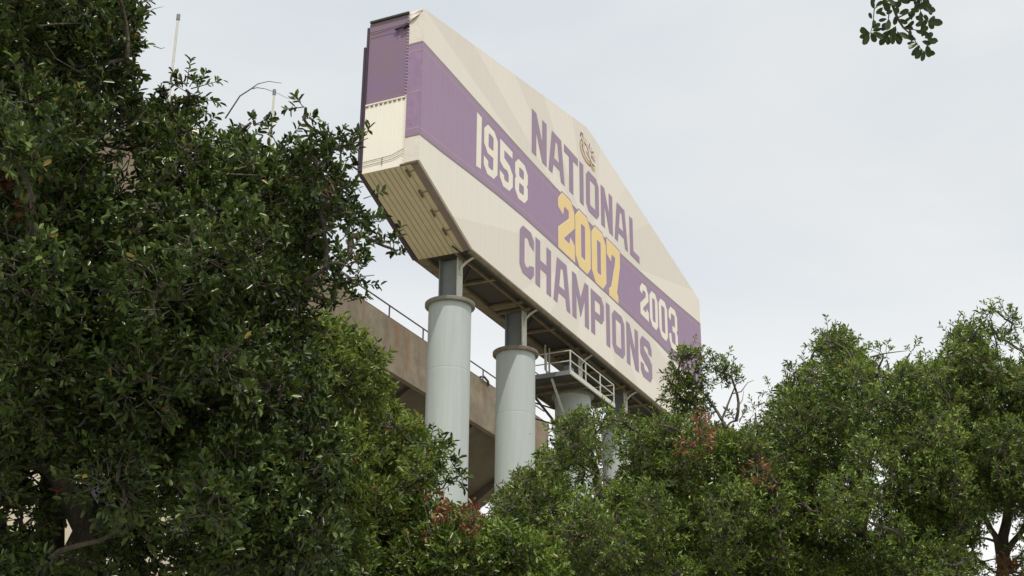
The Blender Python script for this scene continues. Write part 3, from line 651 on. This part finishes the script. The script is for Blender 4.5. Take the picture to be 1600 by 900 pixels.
def inpoly(x, y, P):
    c = False; j = len(P) - 1
    for i in range(len(P)):
        if (P[i][1] > y) != (P[j][1] > y) and x < (P[j][0] - P[i][0]) * (y - P[i][1]) / (P[j][1] - P[i][1]) + P[i][0]: c = not c
        j = i
    return c
def edge_dist(x, y, P):
    best = 1e9
    for i in range(len(P)):
        ax, ay = P[i - 1]; bx, by = P[i]; dx, dy = bx - ax, by - ay; t = max(0, min(1, ((x - ax) * dx + (y - ay) * dy) / (dx * dx + dy * dy + 1e-9)))
        best = min(best, math.hypot(x - ax - dx * t, y - ay - dy * t))
    return best

def fill(seed, outline, rmin, rmax, dist, depth, tries=900, holes=(), gap=0.9, bulge=1.0, ext=0.13):
    "crown clumps: a shell of foliage masses around the crown's own volume, kept inside its outline"
    rr = random.Random(seed); xs = [p[0] for p in outline]; ys = [p[1] for p in outline]; B = []; P = []
    for layer in (0, 1):
        for _ in range(tries):
            x = rr.uniform(min(xs), max(xs)); y = rr.uniform(min(ys), max(ys))
            if not inpoly(x, y, outline): continue
            e = edge_dist(x, y, outline)
            ex = ext * F_PX / dist; r = min(rr.uniform(rmin, rmax), e * 0.95 + 4 - ex)
            if r < rmin * 0.30: continue
            if any(math.hypot(x - h[0], y - h[1]) < h[2] + r * 0.9 + ex * .5 for h in holes): continue
            if any(q[4] == layer and math.hypot(x - q[0], y - q[1]) < (r + q[2]) * gap * 0.62 for q in P): continue
            f = min(1, e / 200)
            dd = dist - depth * bulge * 0.5 * f + rr.uniform(-.24, .24) * depth + layer * depth * (0.35 + 0.4 * f)
            P.append((x, y, r, dd, layer))
            c = at(x, y, dd); B.append((c[0], c[1], c[2], r / F_PX * dd * 0.95))
    return B

def rim(seed, outline, dist, step=26, ext=0.11, rmin=8, rmax=16, y1=880, keep=0.9):
    "small clumps following the edge of the crown"
    rr = random.Random(seed); B = []; ex = ext * F_PX / dist
    for i in range(len(outline)):
        a = outline[i - 1]; b = outline[i]; L_ = math.hypot(b[0] - a[0], b[1] - a[1]); n = max(1, int(L_ / step))
        nx_, ny_ = -(b[1] - a[1]) / (L_ + 1e-6), (b[0] - a[0]) / (L_ + 1e-6)
        for k in range(n):
            f = (k + rr.random()) / n; x = a[0] + (b[0] - a[0]) * f; y = a[1] + (b[1] - a[1]) * f
            if y > y1 or x < -40 or x > 1660 or y < -40 or rr.random() > keep: continue
            r = rr.uniform(rmin, rmax); q = ex * .85 + r
            sx = 1 if inpoly(x + nx_ * q, y + ny_ * q, outline) else -1
            c = at(x + sx * nx_ * q, y + sx * ny_ * q, dist + rr.uniform(-.5, .4)); B.append((*c, r / F_PX * dist))
    return B

def limb(mb, a, b, r0, r1, rr, sag=0.12, n=7, sides=7):
    a = Vector(a); b = Vector(b); L_ = (b - a).length; pts = []; rad = []
    w1 = Vector((rr.uniform(-1, 1), rr.uniform(-1, 1), rr.uniform(-.3, 1))) * L_ * sag; w2 = Vector((rr.uniform(-1, 1), rr.uniform(-1, 1), rr.uniform(-1, 1))) * L_ * sag * .5
    for k in range(n):
        f = k / (n - 1); p = a.lerp(b, f) + w1 * math.sin(math.pi * f) + w2 * math.sin(2 * math.pi * f)
        pts.append(p); rad.append(r0 + (r1 - r0) * f ** .8)
    mb.tube(pts, rad, sides); return pts

def tree(label, base, fork, trunk_r, B, ntwig, per, tl, ll, ratio, T, lm, seed, limbs=(), cat='tree', name='oak_tree', keep300=False, stem_r=.004, group=None, up=0.45, limb_r=None):
    rng = np.random.default_rng(seed); rr = random.Random(seed)
    root = thing(name, label, cat, (base[0], base[1], 0), 0, group)
    off = np.array([base[0], base[1], 0.0])
    B = [(b[0] - off[0], b[1] - off[1], b[2], b[3]) for b in B]
    fk = Vector(fork) - Vector(off)
    tb = MB(); b0 = Vector((0, 0, -.05)); tb.tube([b0, b0 + Vector((0, 0, .35)), b0.lerp(fk, .35) + Vector((.08, -.05, 0)) * trunk_r * 3, b0.lerp(fk, .7) + Vector((-.1, .08, 0)) * trunk_r * 3, fk], [trunk_r * 1.6, trunk_r * 1.15, trunk_r, trunk_r * .9, trunk_r * .8], 14)
    tb.build('trunk', M['bark'], root, smooth=True)
    nodes = [fk]
    for L_ in limbs:
        pts = [fk] + [Vector(q) - Vector(off) for q in L_[:-1]]; r0 = L_[-1]
        mbx = MB(); sm = []
        for i in range(len(pts) - 1):
            for k in range(4): sm.append(pts[i].lerp(pts[i + 1], k / 4) + Vector((rr.uniform(-1, 1), rr.uniform(-1, 1), rr.uniform(-1, 1))) * r0 * .25)
        sm.append(pts[-1]); n = len(sm)
        mbx.tube(sm, [r0 * (1 - .72 * i / (n - 1)) for i in range(n)], 10); mbx.build('limb', M['bark'], root, smooth=True)
        nodes += sm[3:]
    order = sorted(B, key=lambda b: (Vector(b[:3]) - fk).length)
    for b in order:
        c = Vector(b[:3]); q = min(nodes, key=lambda n_: (n_ - c).length + 0.15 * (n_ - fk).length)
        Ld = (q - c).length; r0 = min(trunk_r * .35, 0.012 + Ld * 0.014)
        mbx = MB(); pts = limb(mbx, q, c, r0, 0.008, rr)
        mbx.build('branch', M['bark'], root, smooth=True)
        nodes += [pts[3], pts[5], c]
    tw = leaf_frames(rng, B, None, per, tl, up=up)
    p, d = tw(ntwig)
    base_, ld2, nn2, L2, (sa, sb) = make_leaves(rng, p, d, per, tl, ll)
    if keep300:
        camv = CAM - off; dist = np.linalg.norm(base_ - camv, axis=1)
        v = base_ - camv; z = v @ FW; px = 800 + F_PX * (v @ RT) / z; py = 450 - F_PX * (v @ UP) / z
        ok = (z > 0) & (px > 0) & (px < 1600) & (py > 0) & (py < 900)
        s = np.where(ok, L2 / dist, 0); idx = np.argsort(-s)[:300]
        lm_me = bpy.data.meshes.new('leaf'); Tm = T * np.array([1, ratio, 1])
        lm_me.from_pydata([tuple(q) for q in Tm], [], [(0, 3, 2, 1), (0, 5, 4, 3)]); lm_me.materials.append(lm)
        wv = np.cross(nn2, ld2)
        for i in idx:
            o = bpy.data.objects.new('leaf', lm_me); COL.objects.link(o); o.parent = root
            mm = Matrix.Identity(4)
            for a in range(3):
                mm[a][0] = ld2[i][a] * L2[i]; mm[a][1] = wv[i][a] * L2[i]; mm[a][2] = nn2[i][a] * L2[i]; mm[a][3] = base_[i][a]
            o.matrix_local = mm
        mask = np.ones(len(base_), bool); mask[idx] = False
        base_, ld2, nn2, L2 = base_[mask], ld2[mask], nn2[mask], L2[mask]
    leaf_mesh('crown', base_, ld2, nn2, L2, ratio, T, lm, root)
    stem_mesh('twigs', sa, sb, stem_r, M['twig'], root)
    return root, off

def cluster(root, off, pts, rad, n, per, tl, ll, ratio, T, lm, seed, name='red_leaves', label=None, up=.4):
    rng = np.random.default_rng(seed)
    B = [(*(np.array(p) - off), rad if not hasattr(rad, '__len__') else rad[i]) for i, p in enumerate(pts)]
    p, d = leaf_frames(rng, B, None, per, tl, up=up)(n)
    b_, l_, n_, L_, (sa, sb) = make_leaves(rng, p, d, per, tl, ll)
    o = leaf_mesh(name, b_, l_, n_, L_, ratio, T, lm, root)
    if label: o['label'] = label
    stem_mesh('twigs', sa, sb, .004, M['twig'], root)

def bare(root, off, paths, r, m_='twig', nm='bare_twig'):
    for i, (pth, dist) in enumerate(paths):
        P = [Vector(at(x, y, dist + .05 * k)) - Vector(off) for k, (x, y) in enumerate(pth)]
        rr_ = r[i] if hasattr(r, '__len__') else r
        MB().tube(P, [rr_ * (1 - .7 * k / (len(P) - 1)) for k in range(len(P))], 5).build(nm, M[m_], root, smooth=True)

LM_DARK = leafmat('dark oak leaf', (0.010, 0.022, 0.005), (0.115, 0.17, 0.038), (0.28, 0.20, 0.04), 0.012, 0.1, 0.28)  # greens lowered to put the near oak's shade into the leaf colour
LM_MID = leafmat('mid oak leaf', (0.024, 0.056, 0.010), (0.20, 0.285, 0.05), (0.34, 0.24, 0.06), 0.015, 0.22, 0.31)
LM_LIGHT = leafmat('fresh oak leaf', (0.04, 0.08, 0.013), (0.18, 0.25, 0.045), (0.38, 0.16, 0.04), 0.012, 0.3, 0.35)
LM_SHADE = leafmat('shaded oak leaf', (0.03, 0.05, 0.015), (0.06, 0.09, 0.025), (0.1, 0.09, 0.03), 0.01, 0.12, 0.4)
LM_RED = leafmat('red brown leaf', (0.17, 0.06, 0.03), (0.35, 0.135, 0.065), (0.30, 0.22, 0.07), 0.25)
LM_ORANGE = leafmat('orange brown leaf', (0.25, 0.09, 0.03), (0.36, 0.14, 0.05), (0.30, 0.2, 0.05), 0.2)

# A: big dark near oak on the left
A_OUT = [(-160, -120), (225, -120), (232, -10), (246, 40), (240, 100), (230, 140), (258, 132), (290, 122), (308, 145), (318, 172), (345, 184), (372, 176), (398, 196), (412, 208), (438, 217), (468, 206), (495, 206), (510, 214), (535, 235), (552, 255), (548, 280), (575, 305), (598, 345), (560, 352), (535, 380), (585, 428), (570, 450), (520, 455), (505, 490), (520, 560), (540, 640), (560, 720), (560, 800), (570, 880), (600, 1010), (-160, 1010)]
A_HOLES = [(108, 815, 25), (88, 785, 14), (122, 850, 14), (4, 835, 10), (262, 775, 6), (275, 830, 9), (90, 735, 7), (55, 735, 8), (250, 885, 8), (170, 880, 8), (218, 250, 6), (205, 290, 5)]
A_B = fill(11, A_OUT, 30, 62, 8.6, 2.6, 1500, A_HOLES, ext=.16) + rim(12, A_OUT, 8.3, y1=600, ext=.15)
for x, y, r, dd in ((474, 185, 6, 8.2), (478, 168, 4, 8.2), (225, 190, 16, 8.5), (245, 215, 20, 8.5), (205, 235, 18, 8.6), (262, 180, 14, 8.4), (290, 140, 12, 8.4), (306, 150, 8, 8.4), (560, 345, 10, 8.0), (545, 335, 10, 8.0), (545, 440, 12, 8.3), (558, 436, 6, 8.3), (530, 235, 10, 8.1), (535, 300, 12, 8.1), (392, 192, 7, 8.3), (515, 225, 9, 8.2), (440, 232, 10, 8.3), (535, 475, 14, 8.3), (205, 845, 30, 8.6), (245, 880, 34, 8.6), (170, 890, 26, 8.4), (50, 880, 28, 8.5), (30, 800, 30, 8.7), (200, 790, 30, 8.8), (260, 800, 36, 8.8), (50, 740, 26, 9.2), (-10, 760, 30, 9.0), (20, 880, 30, 8.6)):
    c = at(x, y, dd); A_B.append((*c, r / F_PX * dd))
fa = at(60, 1050, 9.2)
ta, oa = tree('big dark green oak at far left, nearest large tree, bare twigs arching above its top', (fa[0] - .4, fa[1] + .3), fa, 0.34, A_B, 20000, 11, 0.13, 0.049, 0.40, LEAF6, LM_DARK, 5,
     limbs=[(at(-30, 800, 9.0), at(30, 690, 8.8), at(-60, 420, 8.6), .15), (at(150, 830, 8.8), at(90, 735, 8.7), at(30, 690, 8.6), at(-40, 690, 8.7), .13), (at(170, 800, 9.0), at(300, 560, 8.9), at(420, 330, 8.6), at(520, 300, 8.4), .13), (at(100, 590, 8.9), at(30, 530, 8.7), at(60, 300, 8.6), at(120, 120, 8.5), .09)], keep300=True)
bare(ta, oa, [([(352, 185), (375, 150), (392, 139), (403, 131), (420, 127), (440, 130)], 8.3), ([(392, 139), (402, 137), (415, 139), (432, 145), (452, 155)], 8.3), ([(396, 137), (402, 132), (412, 129)], 8.3), ([(226, 22), (240, 14), (256, 10)], 8.0), ([(240, 72), (252, 76), (258, 74)], 8.0), ([(322, 180), (324, 160), (325, 148)], 8.3), ([(62, 40), (90, 37), (130, 36)], 7.5), ([(70, 65), (88, 92), (120, 110)], 7.6), ([(300, 250), (270, 285), (262, 290)], 7.6), ([(360, 272), (385, 273), (410, 274)], 7.7)], [.005, .003, .002, .003, .003, .003, .005, .005, .005, .005])
cluster(ta, oa, [at(45, 318, 7.4), at(58, 326, 7.4), at(32, 290, 7.6)], .035, 22, 5, .07, .05, .34, LEAF6, LM_ORANGE, 71, 'brown_leaves', 'withered orange leaves')
cluster(ta, oa, [at(340, 378, 7.5), at(88, 790, 7.6), at(180, 362, 7.6)], .02, 9, 4, .06, .05, .34, LEAF6, LM_ORANGE, 72, 'brown_leaves', 'withered orange leaves')
cluster(ta, oa, [at(x, y, 8.1) for x, y in ((572, 216), (560, 222), (548, 226), (538, 228))], .022, 18, 6, .055, .05, .34, LEAF6, LM_DARK, 74, 'leaf_spray')
cluster(ta, oa, [at(x, y, 8.0) for x, y in ((590, 346), (580, 343), (568, 348), (556, 342))], .028, 18, 6, .055, .05, .34, LEAF6, LM_DARK, 75, 'leaf_spray')
bare(ta, oa, [([(470, 250), (520, 235), (560, 222), (575, 216)], 8.1), ([(480, 370), (540, 350), (600, 345)], 8.0), ([(485, 440), (540, 435), (585, 430)], 8.3)], [.008, .008, .008], 'bark', 'branch')

# B: fresher green tree between the dark oak and the first column
B_OUT = [(430, 560), (470, 500), (500, 470), (520, 495), (545, 500), (568, 528), (590, 555), (615, 575), (608, 595), (600, 615), (630, 640), (655, 665), (690, 700), (702, 725), (690, 760), (660, 785), (640, 830), (660, 880), (690, 1010), (380, 1010), (400, 700)]
B_B = fill(23, B_OUT, 24, 50, 11.5, 2.8, 900, [(655, 600, 12)], ext=.09) + rim(24, B_OUT, 11.0)
fb = at(540, 1080, 12.4)
tb_, ob = tree('bushy lighter green tree directly left of the first grey column, shoots reaching across it', (fb[0] + .1, fb[1] + .2), fb, 0.2, B_B, 7000, 10, 0.15, 0.062, 0.32, LEAF6, LM_LIGHT, 8, limbs=[(at(500, 900, 12.2), at(540, 720, 11.9), at(560, 600, 11.6), .08), (at(600, 930, 12), at(640, 800, 11.6), at(665, 730, 11.2), .07)])
cluster(tb_, ob, [at(x, y, 10.9) for x, y in ((672, 690), (690, 708), (700, 732), (712, 752), (724, 760), (680, 745), (655, 748))], .04, 40, 6, .11, .065, .3, LEAF6, LM_DARK, 76, 'leaf_spray')
bare(tb_, ob, [([(620, 745), (650, 752), (690, 752), (722, 758)], 10.9), ([(600, 770), (640, 748), (665, 745)], 10.8)], [.006, .006])

# C: low tree with reddish shoots at the foot of the first column
C_OUT = [(560, 1010), (585, 880), (620, 840), (650, 805), (668, 785), (700, 792), (725, 795), (760, 812), (790, 815), (830, 830), (880, 850), (900, 1010)]
C_B = fill(31, C_OUT, 18, 40, 11.0, 1.8, 700, ext=.08) + rim(32, C_OUT, 10.8)
fc = at(720, 1150, 11.6)
tcx, oc = tree('low tree with rusty red shoots on its top, below the first grey column', (fc[0], fc[1]), fc, 0.15, C_B, 3600, 9, 0.13, 0.056, 0.36, LEAF6, LM_MID, 9, limbs=[(at(680, 980, 11.4), at(660, 860, 11), .05), (at(790, 980, 11.4), at(800, 880, 11), .05)])
cluster(tcx, oc, [at(x, y, 10.3) for x, y in ((672, 792), (690, 800), (706, 788), (722, 802), (735, 808), (742, 796), (668, 824), (702, 812), (724, 838), (733, 848), (750, 820), (680, 815))], .035, 34, 5, .08, .055, .32, LEAF6, LM_RED, 77, 'red_leaves', 'rusty red young leaves')
bare(tcx, oc, [([(678, 860), (670, 820), (662, 785)], 10.3), ([(705, 860), (704, 820), (706, 785)], 10.3), ([(730, 860), (738, 825), (742, 798)], 10.3)], .005)

# D: middle tree in front of the third column and the sign's far end
D_OUT = [(740, 1010), (752, 850), (772, 780), (800, 745), (830, 718), (850, 700), (868, 690), (868, 660), (885, 645), (915, 638), (945, 642), (965, 632), (985, 645), (1005, 655), (1025, 642), (1045, 648), (1080, 640), (1120, 662), (1150, 672), (1180, 670), (1230, 690), (1240, 800), (1250, 1010)]
D_HOLES = [(944, 684, 7), (960, 664, 4), (956, 738, 9), (905, 765, 3), (1008, 657, 3)]
D_B = fill(47, D_OUT, 20, 44, 14.5, 3.2, 1900, D_HOLES, ext=.09, gap=.72) + rim(48, D_OUT, 14.0, ext=.08, rmax=14)
for x, y, r in ((1066, 560, 5), (1060, 606, 5), (1072, 632, 7), (1135, 570, 6), (1120, 578, 5), (1142, 588, 4), (1150, 658, 7), (1062, 620, 8), (910, 655, 10), (940, 655, 10), (888, 672, 10), (1080, 552, 6)):
    c = at(x, y, 14.0); D_B.append((*c, r / F_PX * 14))
fd = at(1000, 1250, 15.5)
td, od = tree('wide green oak in the middle covering the third column, red-brown leaf clusters near its top', (fd[0], fd[1]), fd, 0.26, D_B, 17500, 9, 0.13, 0.053, 0.36, LEAF4, LM_MID, 15,
     limbs=[(at(950, 1050, 15.2), at(950, 850, 14.8), at(920, 700, 14.4), .10), (at(1060, 1050, 15.2), at(1100, 850, 14.8), at(1110, 690, 14.5), .07), (at(850, 1000, 15), at(830, 800, 14.6), .07), (at(1150, 1000, 15), at(1200, 850, 14.8), .07)])
cluster(td, od, [at(x, y, 14.0) for x, y in ((1066, 556), (1060, 572), (1056, 590), (1054, 606), (1052, 622), (1066, 600), (1070, 618), (1080, 560), (1098, 556), (1108, 572), (1090, 585), (1078, 632), (1092, 622), (1100, 605), (1064, 640), (1084, 645), (1104, 640))], .055, 330, 7, .09, .05, .36, LEAF4, LM_MID, 84, 'leaf_spray')
cluster(td, od, [at(x, y, 14.0) for x, y in ((1120, 568), (1132, 572), (1142, 580), (1128, 585), (1138, 600), (1146, 592))], .035, 60, 6, .08, .045, .36, LEAF4, LM_MID, 85, 'leaf_spray')
cluster(td, od, [at(x, y, 13.3) for x, y in ((1080, 668), (1092, 675), (1104, 682), (1085, 690), (1096, 665), (1078, 705))], .06, 34, 5, .10, .06, .3, LEAF4, LM_RED, 78, 'red_leaves', 'red-brown withered leaves')
cluster(td, od, [at(x, y, 13.3) for x, y in ((1183, 738), (1190, 750), (1178, 762))], .05, 18, 5, .10, .055, .3, LEAF4, LM_RED, 79, 'red_leaves', 'red-brown withered leaves')
bare(td, od, [([(1098, 668), (1085, 625), (1078, 590), (1072, 560)], 13.9), ([(1090, 680), (1105, 655), (1118, 640)], 13.9), ([(1135, 668), (1122, 645), (1108, 625), (1092, 605)], 13.9), ([(1128, 655), (1140, 625), (1150, 600), (1165, 592)], 13.9), ([(1145, 615), (1158, 612), (1168, 598), (1178, 594)], 13.9), ([(1150, 640), (1160, 625), (1162, 610)], 13.9), ([(1155, 660), (1164, 640), (1163, 630)], 13.9), ([(935, 760), (945, 735), (938, 700), (950, 670)], 13.6), ([(890, 700), (915, 690), (925, 660)], 13.6), ([(925, 820), (940, 790), (925, 770), (945, 745)], 13.3), ([(915, 800), (930, 775), (950, 750)], 13.3), ([(905, 790), (930, 800), (935, 830)], 13.3)], [.016, .01, .02, .012, .007, .006, .006, .018, .014, .012, .01, .01])

# E, F: two oaks on the right
E_OUT = [(1130, 1010), (1150, 800), (1165, 680), (1180, 650), (1195, 640), (1202, 615), (1225, 598), (1245, 575), (1268, 560), (1280, 525), (1298, 512), (1328, 515), (1348, 528), (1354, 560), (1385, 572), (1420, 568), (1450, 560), (1475, 566), (1500, 620), (1520, 760), (1530, 1010)]
E_HOLES = [(1376, 752, 2), (1350, 830, 2)]
E_B = fill(53, E_OUT, 22, 50, 15.5, 3.4, 1700, E_HOLES, ext=.09, gap=.72) + rim(54, E_OUT, 15.2, ext=.08)
for x, y, r in ((1292, 520, 9), (1336, 528, 8), (1282, 545, 9), (1240, 585, 10), (1205, 610, 10), (1180, 645, 8), (1422, 552, 7), (1380, 552, 9), (1260, 575, 10)):
    c = at(x, y, 15.2); E_B.append((*c, r / F_PX * 15.2))
fe = at(1340, 1200, 16.5)
te, oe = tree('broad green oak on the right between the red-leaved tree and the right edge oak', (fe[0], fe[1]), fe, 0.28, E_B, 15500, 9, 0.13, 0.054, 0.36, LEAF4, LM_MID, 18,
     limbs=[(at(1330, 1000, 16.2), at(1350, 800, 15.8), at(1310, 620, 15.4), .10), (at(1420, 1000, 16.2), at(1440, 800, 15.8), at(1430, 640, 15.4), .09), (at(1260, 1000, 16), at(1230, 800, 15.6), .07)])
bare(te, oe, [([(1360, 558), (1378, 553), (1400, 550), (1418, 548)], 15.0), ([(1285, 605), (1310, 605), (1340, 600), (1348, 590)], 14.6)], [.01, .01])
F_OUT = [(1420, 700), (1455, 640), (1462, 600), (1470, 540), (1490, 512), (1510, 505), (1535, 512), (1545, 540), (1560, 560), (1600, 560), (1700, 540), (1720, 800), (1700, 1010), (1620, 1010), (1610, 880), (1600, 840), (1560, 800), (1500, 870), (1440, 800)]
F_HOLES = [(1542, 848, 7), (1592, 812, 5)]
F_B = fill(61, F_OUT, 22, 46, 16.0, 3.0, 1300, F_HOLES, ext=.09, gap=.72) + rim(62, F_OUT, 15.8, ext=.08, y1=700)
for x, y, r in ((1555, 485, 8), (1548, 505, 10), (1568, 495, 8), (1575, 520, 12), (1590, 545, 14), (1500, 520, 14), (1525, 520, 12), (1560, 530, 10), (1585, 505, 7), (1600, 720, 30), (1510, 905, 24), (1500, 860, 22), (1590, 900, 16), (1602, 850, 10), (1530, 830, 7), (1586, 872, 7), (1555, 895, 8), (1520, 800, 12), (1555, 780, 8), (1580, 770, 16), (1535, 880, 9), (1600, 790, 9), (1510, 830, 14), (1615, 880, 14)):
    c = at(x, y, 15.6); F_B.append((*c, r / F_PX * 15.6))
ff = at(1568, 905, 17.0)
tf, of_ = tree('tall oak at the right edge with its bare grey trunk showing through low gaps', (ff[0] + .3, ff[1] + .2), ff, 0.10, F_B, 9500, 9, 0.13, 0.054, 0.36, LEAF4, LM_MID, 21,
     limbs=[(at(1566, 850, 17), at(1575, 790, 16.9), at(1580, 700, 16.6), at(1575, 560, 16.0), .075), (at(1560, 850, 17), at(1535, 800, 16.8), at(1500, 720, 16.4), .05), (at(1572, 860, 17), at(1610, 810, 16.8), at(1660, 740, 16.4), .05)])
bare(tf, of_, [([(1500, 900), (1525, 880), (1560, 872), (1600, 868)], 15.8), ([(1560, 560), (1556, 530), (1545, 505), (1556, 480)], 15.6), ([(1556, 520), (1575, 500), (1582, 490)], 15.6), ([(1592, 495), (1598, 490)], 15.6)], [.012, .012, .008, .004])
cluster(tf, of_, [at(x, y, 15.4) for x, y in ((1572, 888), (1580, 893), (1568, 896))], .05, 26, 5, .09, .07, .3, LEAF4, LM_RED, 81, 'red_leaves', 'red-brown withered leaves')

# G: oak overhead, most of it above and behind the photographer; one spray hangs into view
rg = random.Random(5); G_B = []
for _ in range(400):
    x, y, z = rg.uniform(-7, 6.5), rg.uniform(-8, 6.2), rg.uniform(7.2, 10.8)
    r = rg.uniform(.55, .95)
    if y > 0 and (z - r - 1.6) < (y + r) * 1.05: continue
    if x > 1.5 and y > 3.5: continue
    if any((x - b[0]) ** 2 + (y - b[1]) ** 2 + (z - b[2]) ** 2 < (r + b[3]) ** 2 * .4 for b in G_B): continue
    G_B.append((x, y, z, r))
sp_c = at(1404, 0, 6.6)
tg, og = tree('oak spreading overhead with one leafy dark spray hanging into the top right sky', (3.8, -2.6), (3.5, -2.0, 3.4), 0.33, G_B, 7500, 10, 0.25, 0.085, 0.42, LEAF4, LM_DARK, 27,
     limbs=[((2.6, 0, 6.2), (1.5, 1.5, 8.4), (-1.5, 3.2, 9.0), (-4, 4.2, 9.0), .17), ((2.5, -3.5, 6.5), (-1, -4.5, 8.6), (-4, -4, 9.0), .16), ((3.9, .5, 6.2), (3.6, 3, 7.5), tuple(at(1430, -330, 6.8)), tuple(at(1400, -160, 6.7)), .12), ((4.5, -1.0, 6.5), (5.2, 1.0, 8.6), .12)])
def gp(x, y, k=0.0): return Vector(at(x, y, 6.6 + k)) - Vector(og)
GT = [[(1400, -160), (1396, -60), (1392, 0), (1402, 28), (1412, 44)], [(1392, 0), (1375, 6), (1366, 14), (1364, 38), (1360, 52)], [(1412, 44), (1425, 46), (1440, 48)], [(1412, 44), (1426, 56), (1432, 68), (1444, 82)], [(1396, -60), (1430, -20), (1440, 0), (1438, 18)], [(1438, 18), (1448, 34), (1458, 30)], [(1392, 0), (1388, 30), (1385, 55)], [(1402, 28), (1428, 16), (1452, 12)]]
for k, p in enumerate(GT):
    MB().tube([gp(*q) for q in p], [(.011 if k == 0 else .0035) * (1 - .6 * i / (len(p) - 1)) for i in range(len(p))], 6).build('twig', M['bark'], tg, smooth=True)
lfm = bpy.data.meshes.new('leaf')
lv = [(0, 0, 0), (.06, .02, 0), (.25, .17, .03), (.5, .24, .05), (.78, .24, .03), (.95, .12, -.01), (1.0, 0, -.04), (.95, -.12, -.01), (.78, -.24, .03), (.5, -.24, .05), (.25, -.17, .03), (.06, -.02, 0), (.5, 0, 0)]
lfm.from_pydata(lv, [], [(12, i + 1 if i < 11 else 0, i) for i in range(12)]); lfm.materials.append(LM_SHADE)
# each leaf of the spray: base pixel, pointing angle (degrees, 0 right, 90 up), length in pixels
LV = [(1362, 10, 80, 13), (1366, 14, 100, 12), (1368, 10, 35, 12), (1362, 30, 115, 10), (1360, 52, 160, 16), (1360, 52, 200, 16), (1359, 53, 235, 20), (1361, 50, 300, 17), (1363, 50, 330, 18), (1364, 46, 80, 14), (1365, 46, 45, 13), (1357, 52, 145, 14), (1362, 48, 10, 14),
      (1385, 25, 150, 12), (1386, 30, 190, 14), (1386, 36, 215, 12), (1388, 42, 200, 14), (1386, 48, 230, 16), (1385, 55, 235, 18), (1388, 55, 260, 16), (1392, 50, 285, 18), (1398, 50, 300, 20), (1402, 48, 285, 18), (1400, 40, 250, 18), (1395, 44, 225, 18), (1405, 50, 320, 16), (1390, 30, 250, 18), (1392, 20, 130, 14),
      (1392, 8, 170, 13), (1398, 10, 30, 14), (1395, 16, 210, 12), (1404, 22, 20, 15), (1404, 30, 330, 14), (1408, 36, 30, 15), (1412, 42, 350, 14), (1415, 44, 40, 15), (1400, 24, 260, 14),
      (1422, 30, 60, 12), (1425, 32, 110, 12), (1428, 18, 60, 15), (1432, 14, 30, 18), (1440, 12, 340, 20), (1446, 10, 330, 16), (1436, 8, 100, 12), (1442, 4, 70, 12), (1450, 4, 300, 9), (1452, 6, 120, 10), (1438, 18, 270, 14), (1444, 22, 290, 12), (1448, 34, 350, 22), (1450, 33, 30, 14), (1450, 35, 320, 14), (1446, 34, 200, 15), (1444, 32, 160, 14), (1442, 30, 230, 14),
      (1438, 46, 60, 16), (1440, 48, 320, 14), (1436, 48, 20, 16), (1430, 48, 350, 14), (1432, 62, 160, 15), (1430, 66, 190, 14), (1434, 66, 215, 18), (1438, 70, 230, 20), (1441, 76, 235, 18), (1444, 78, 260, 16), (1444, 80, 340, 16), (1446, 74, 300, 16), (1448, 70, 280, 16), (1446, 66, 10, 18), (1444, 60, 30, 16), (1440, 58, 60, 14), (1446, 56, 330, 14), (1422, 60, 100, 12), (1424, 66, 80, 12), (1450, 62, 350, 14), (1440, 64, 340, 14)]
for x in range(1378, 1450, 7):
    LV.append((x, -6 + (x * 7) % 11, (x * 53) % 360, 15)); LV.append((x + 2, 6 + (x * 5) % 9, (x * 37) % 360, 13))
r2 = random.Random(9)
for (x, y, a, ln) in LV:
    base_ = np.array(at(x, y, 6.6 + r2.uniform(-.06, .06))) - og; a = math.radians(a)
    dd = RT * math.cos(a) + UP * math.sin(a) + FW * r2.uniform(-.5, .5); dd /= np.linalg.norm(dd)
    nn_ = -FW + np.array([0, 0, -.3]) + np.array([r2.uniform(-.6, .6) for _ in range(3)]); nn_ -= nn_.dot(dd) * dd; nn_ /= np.linalg.norm(nn_)
    wv = np.cross(nn_, dd); Lm = ln * 1.05 / F_PX * 6.6
    o = bpy.data.objects.new('leaf', lfm); COL.objects.link(o); o.parent = tg
    mm = Matrix.Identity(4)
    for q in range(3):
        mm[q][0] = dd[q] * Lm; mm[q][1] = wv[q] * Lm; mm[q][2] = nn_[q] * Lm; mm[q][3] = base_[q]
    o.matrix_local = mm
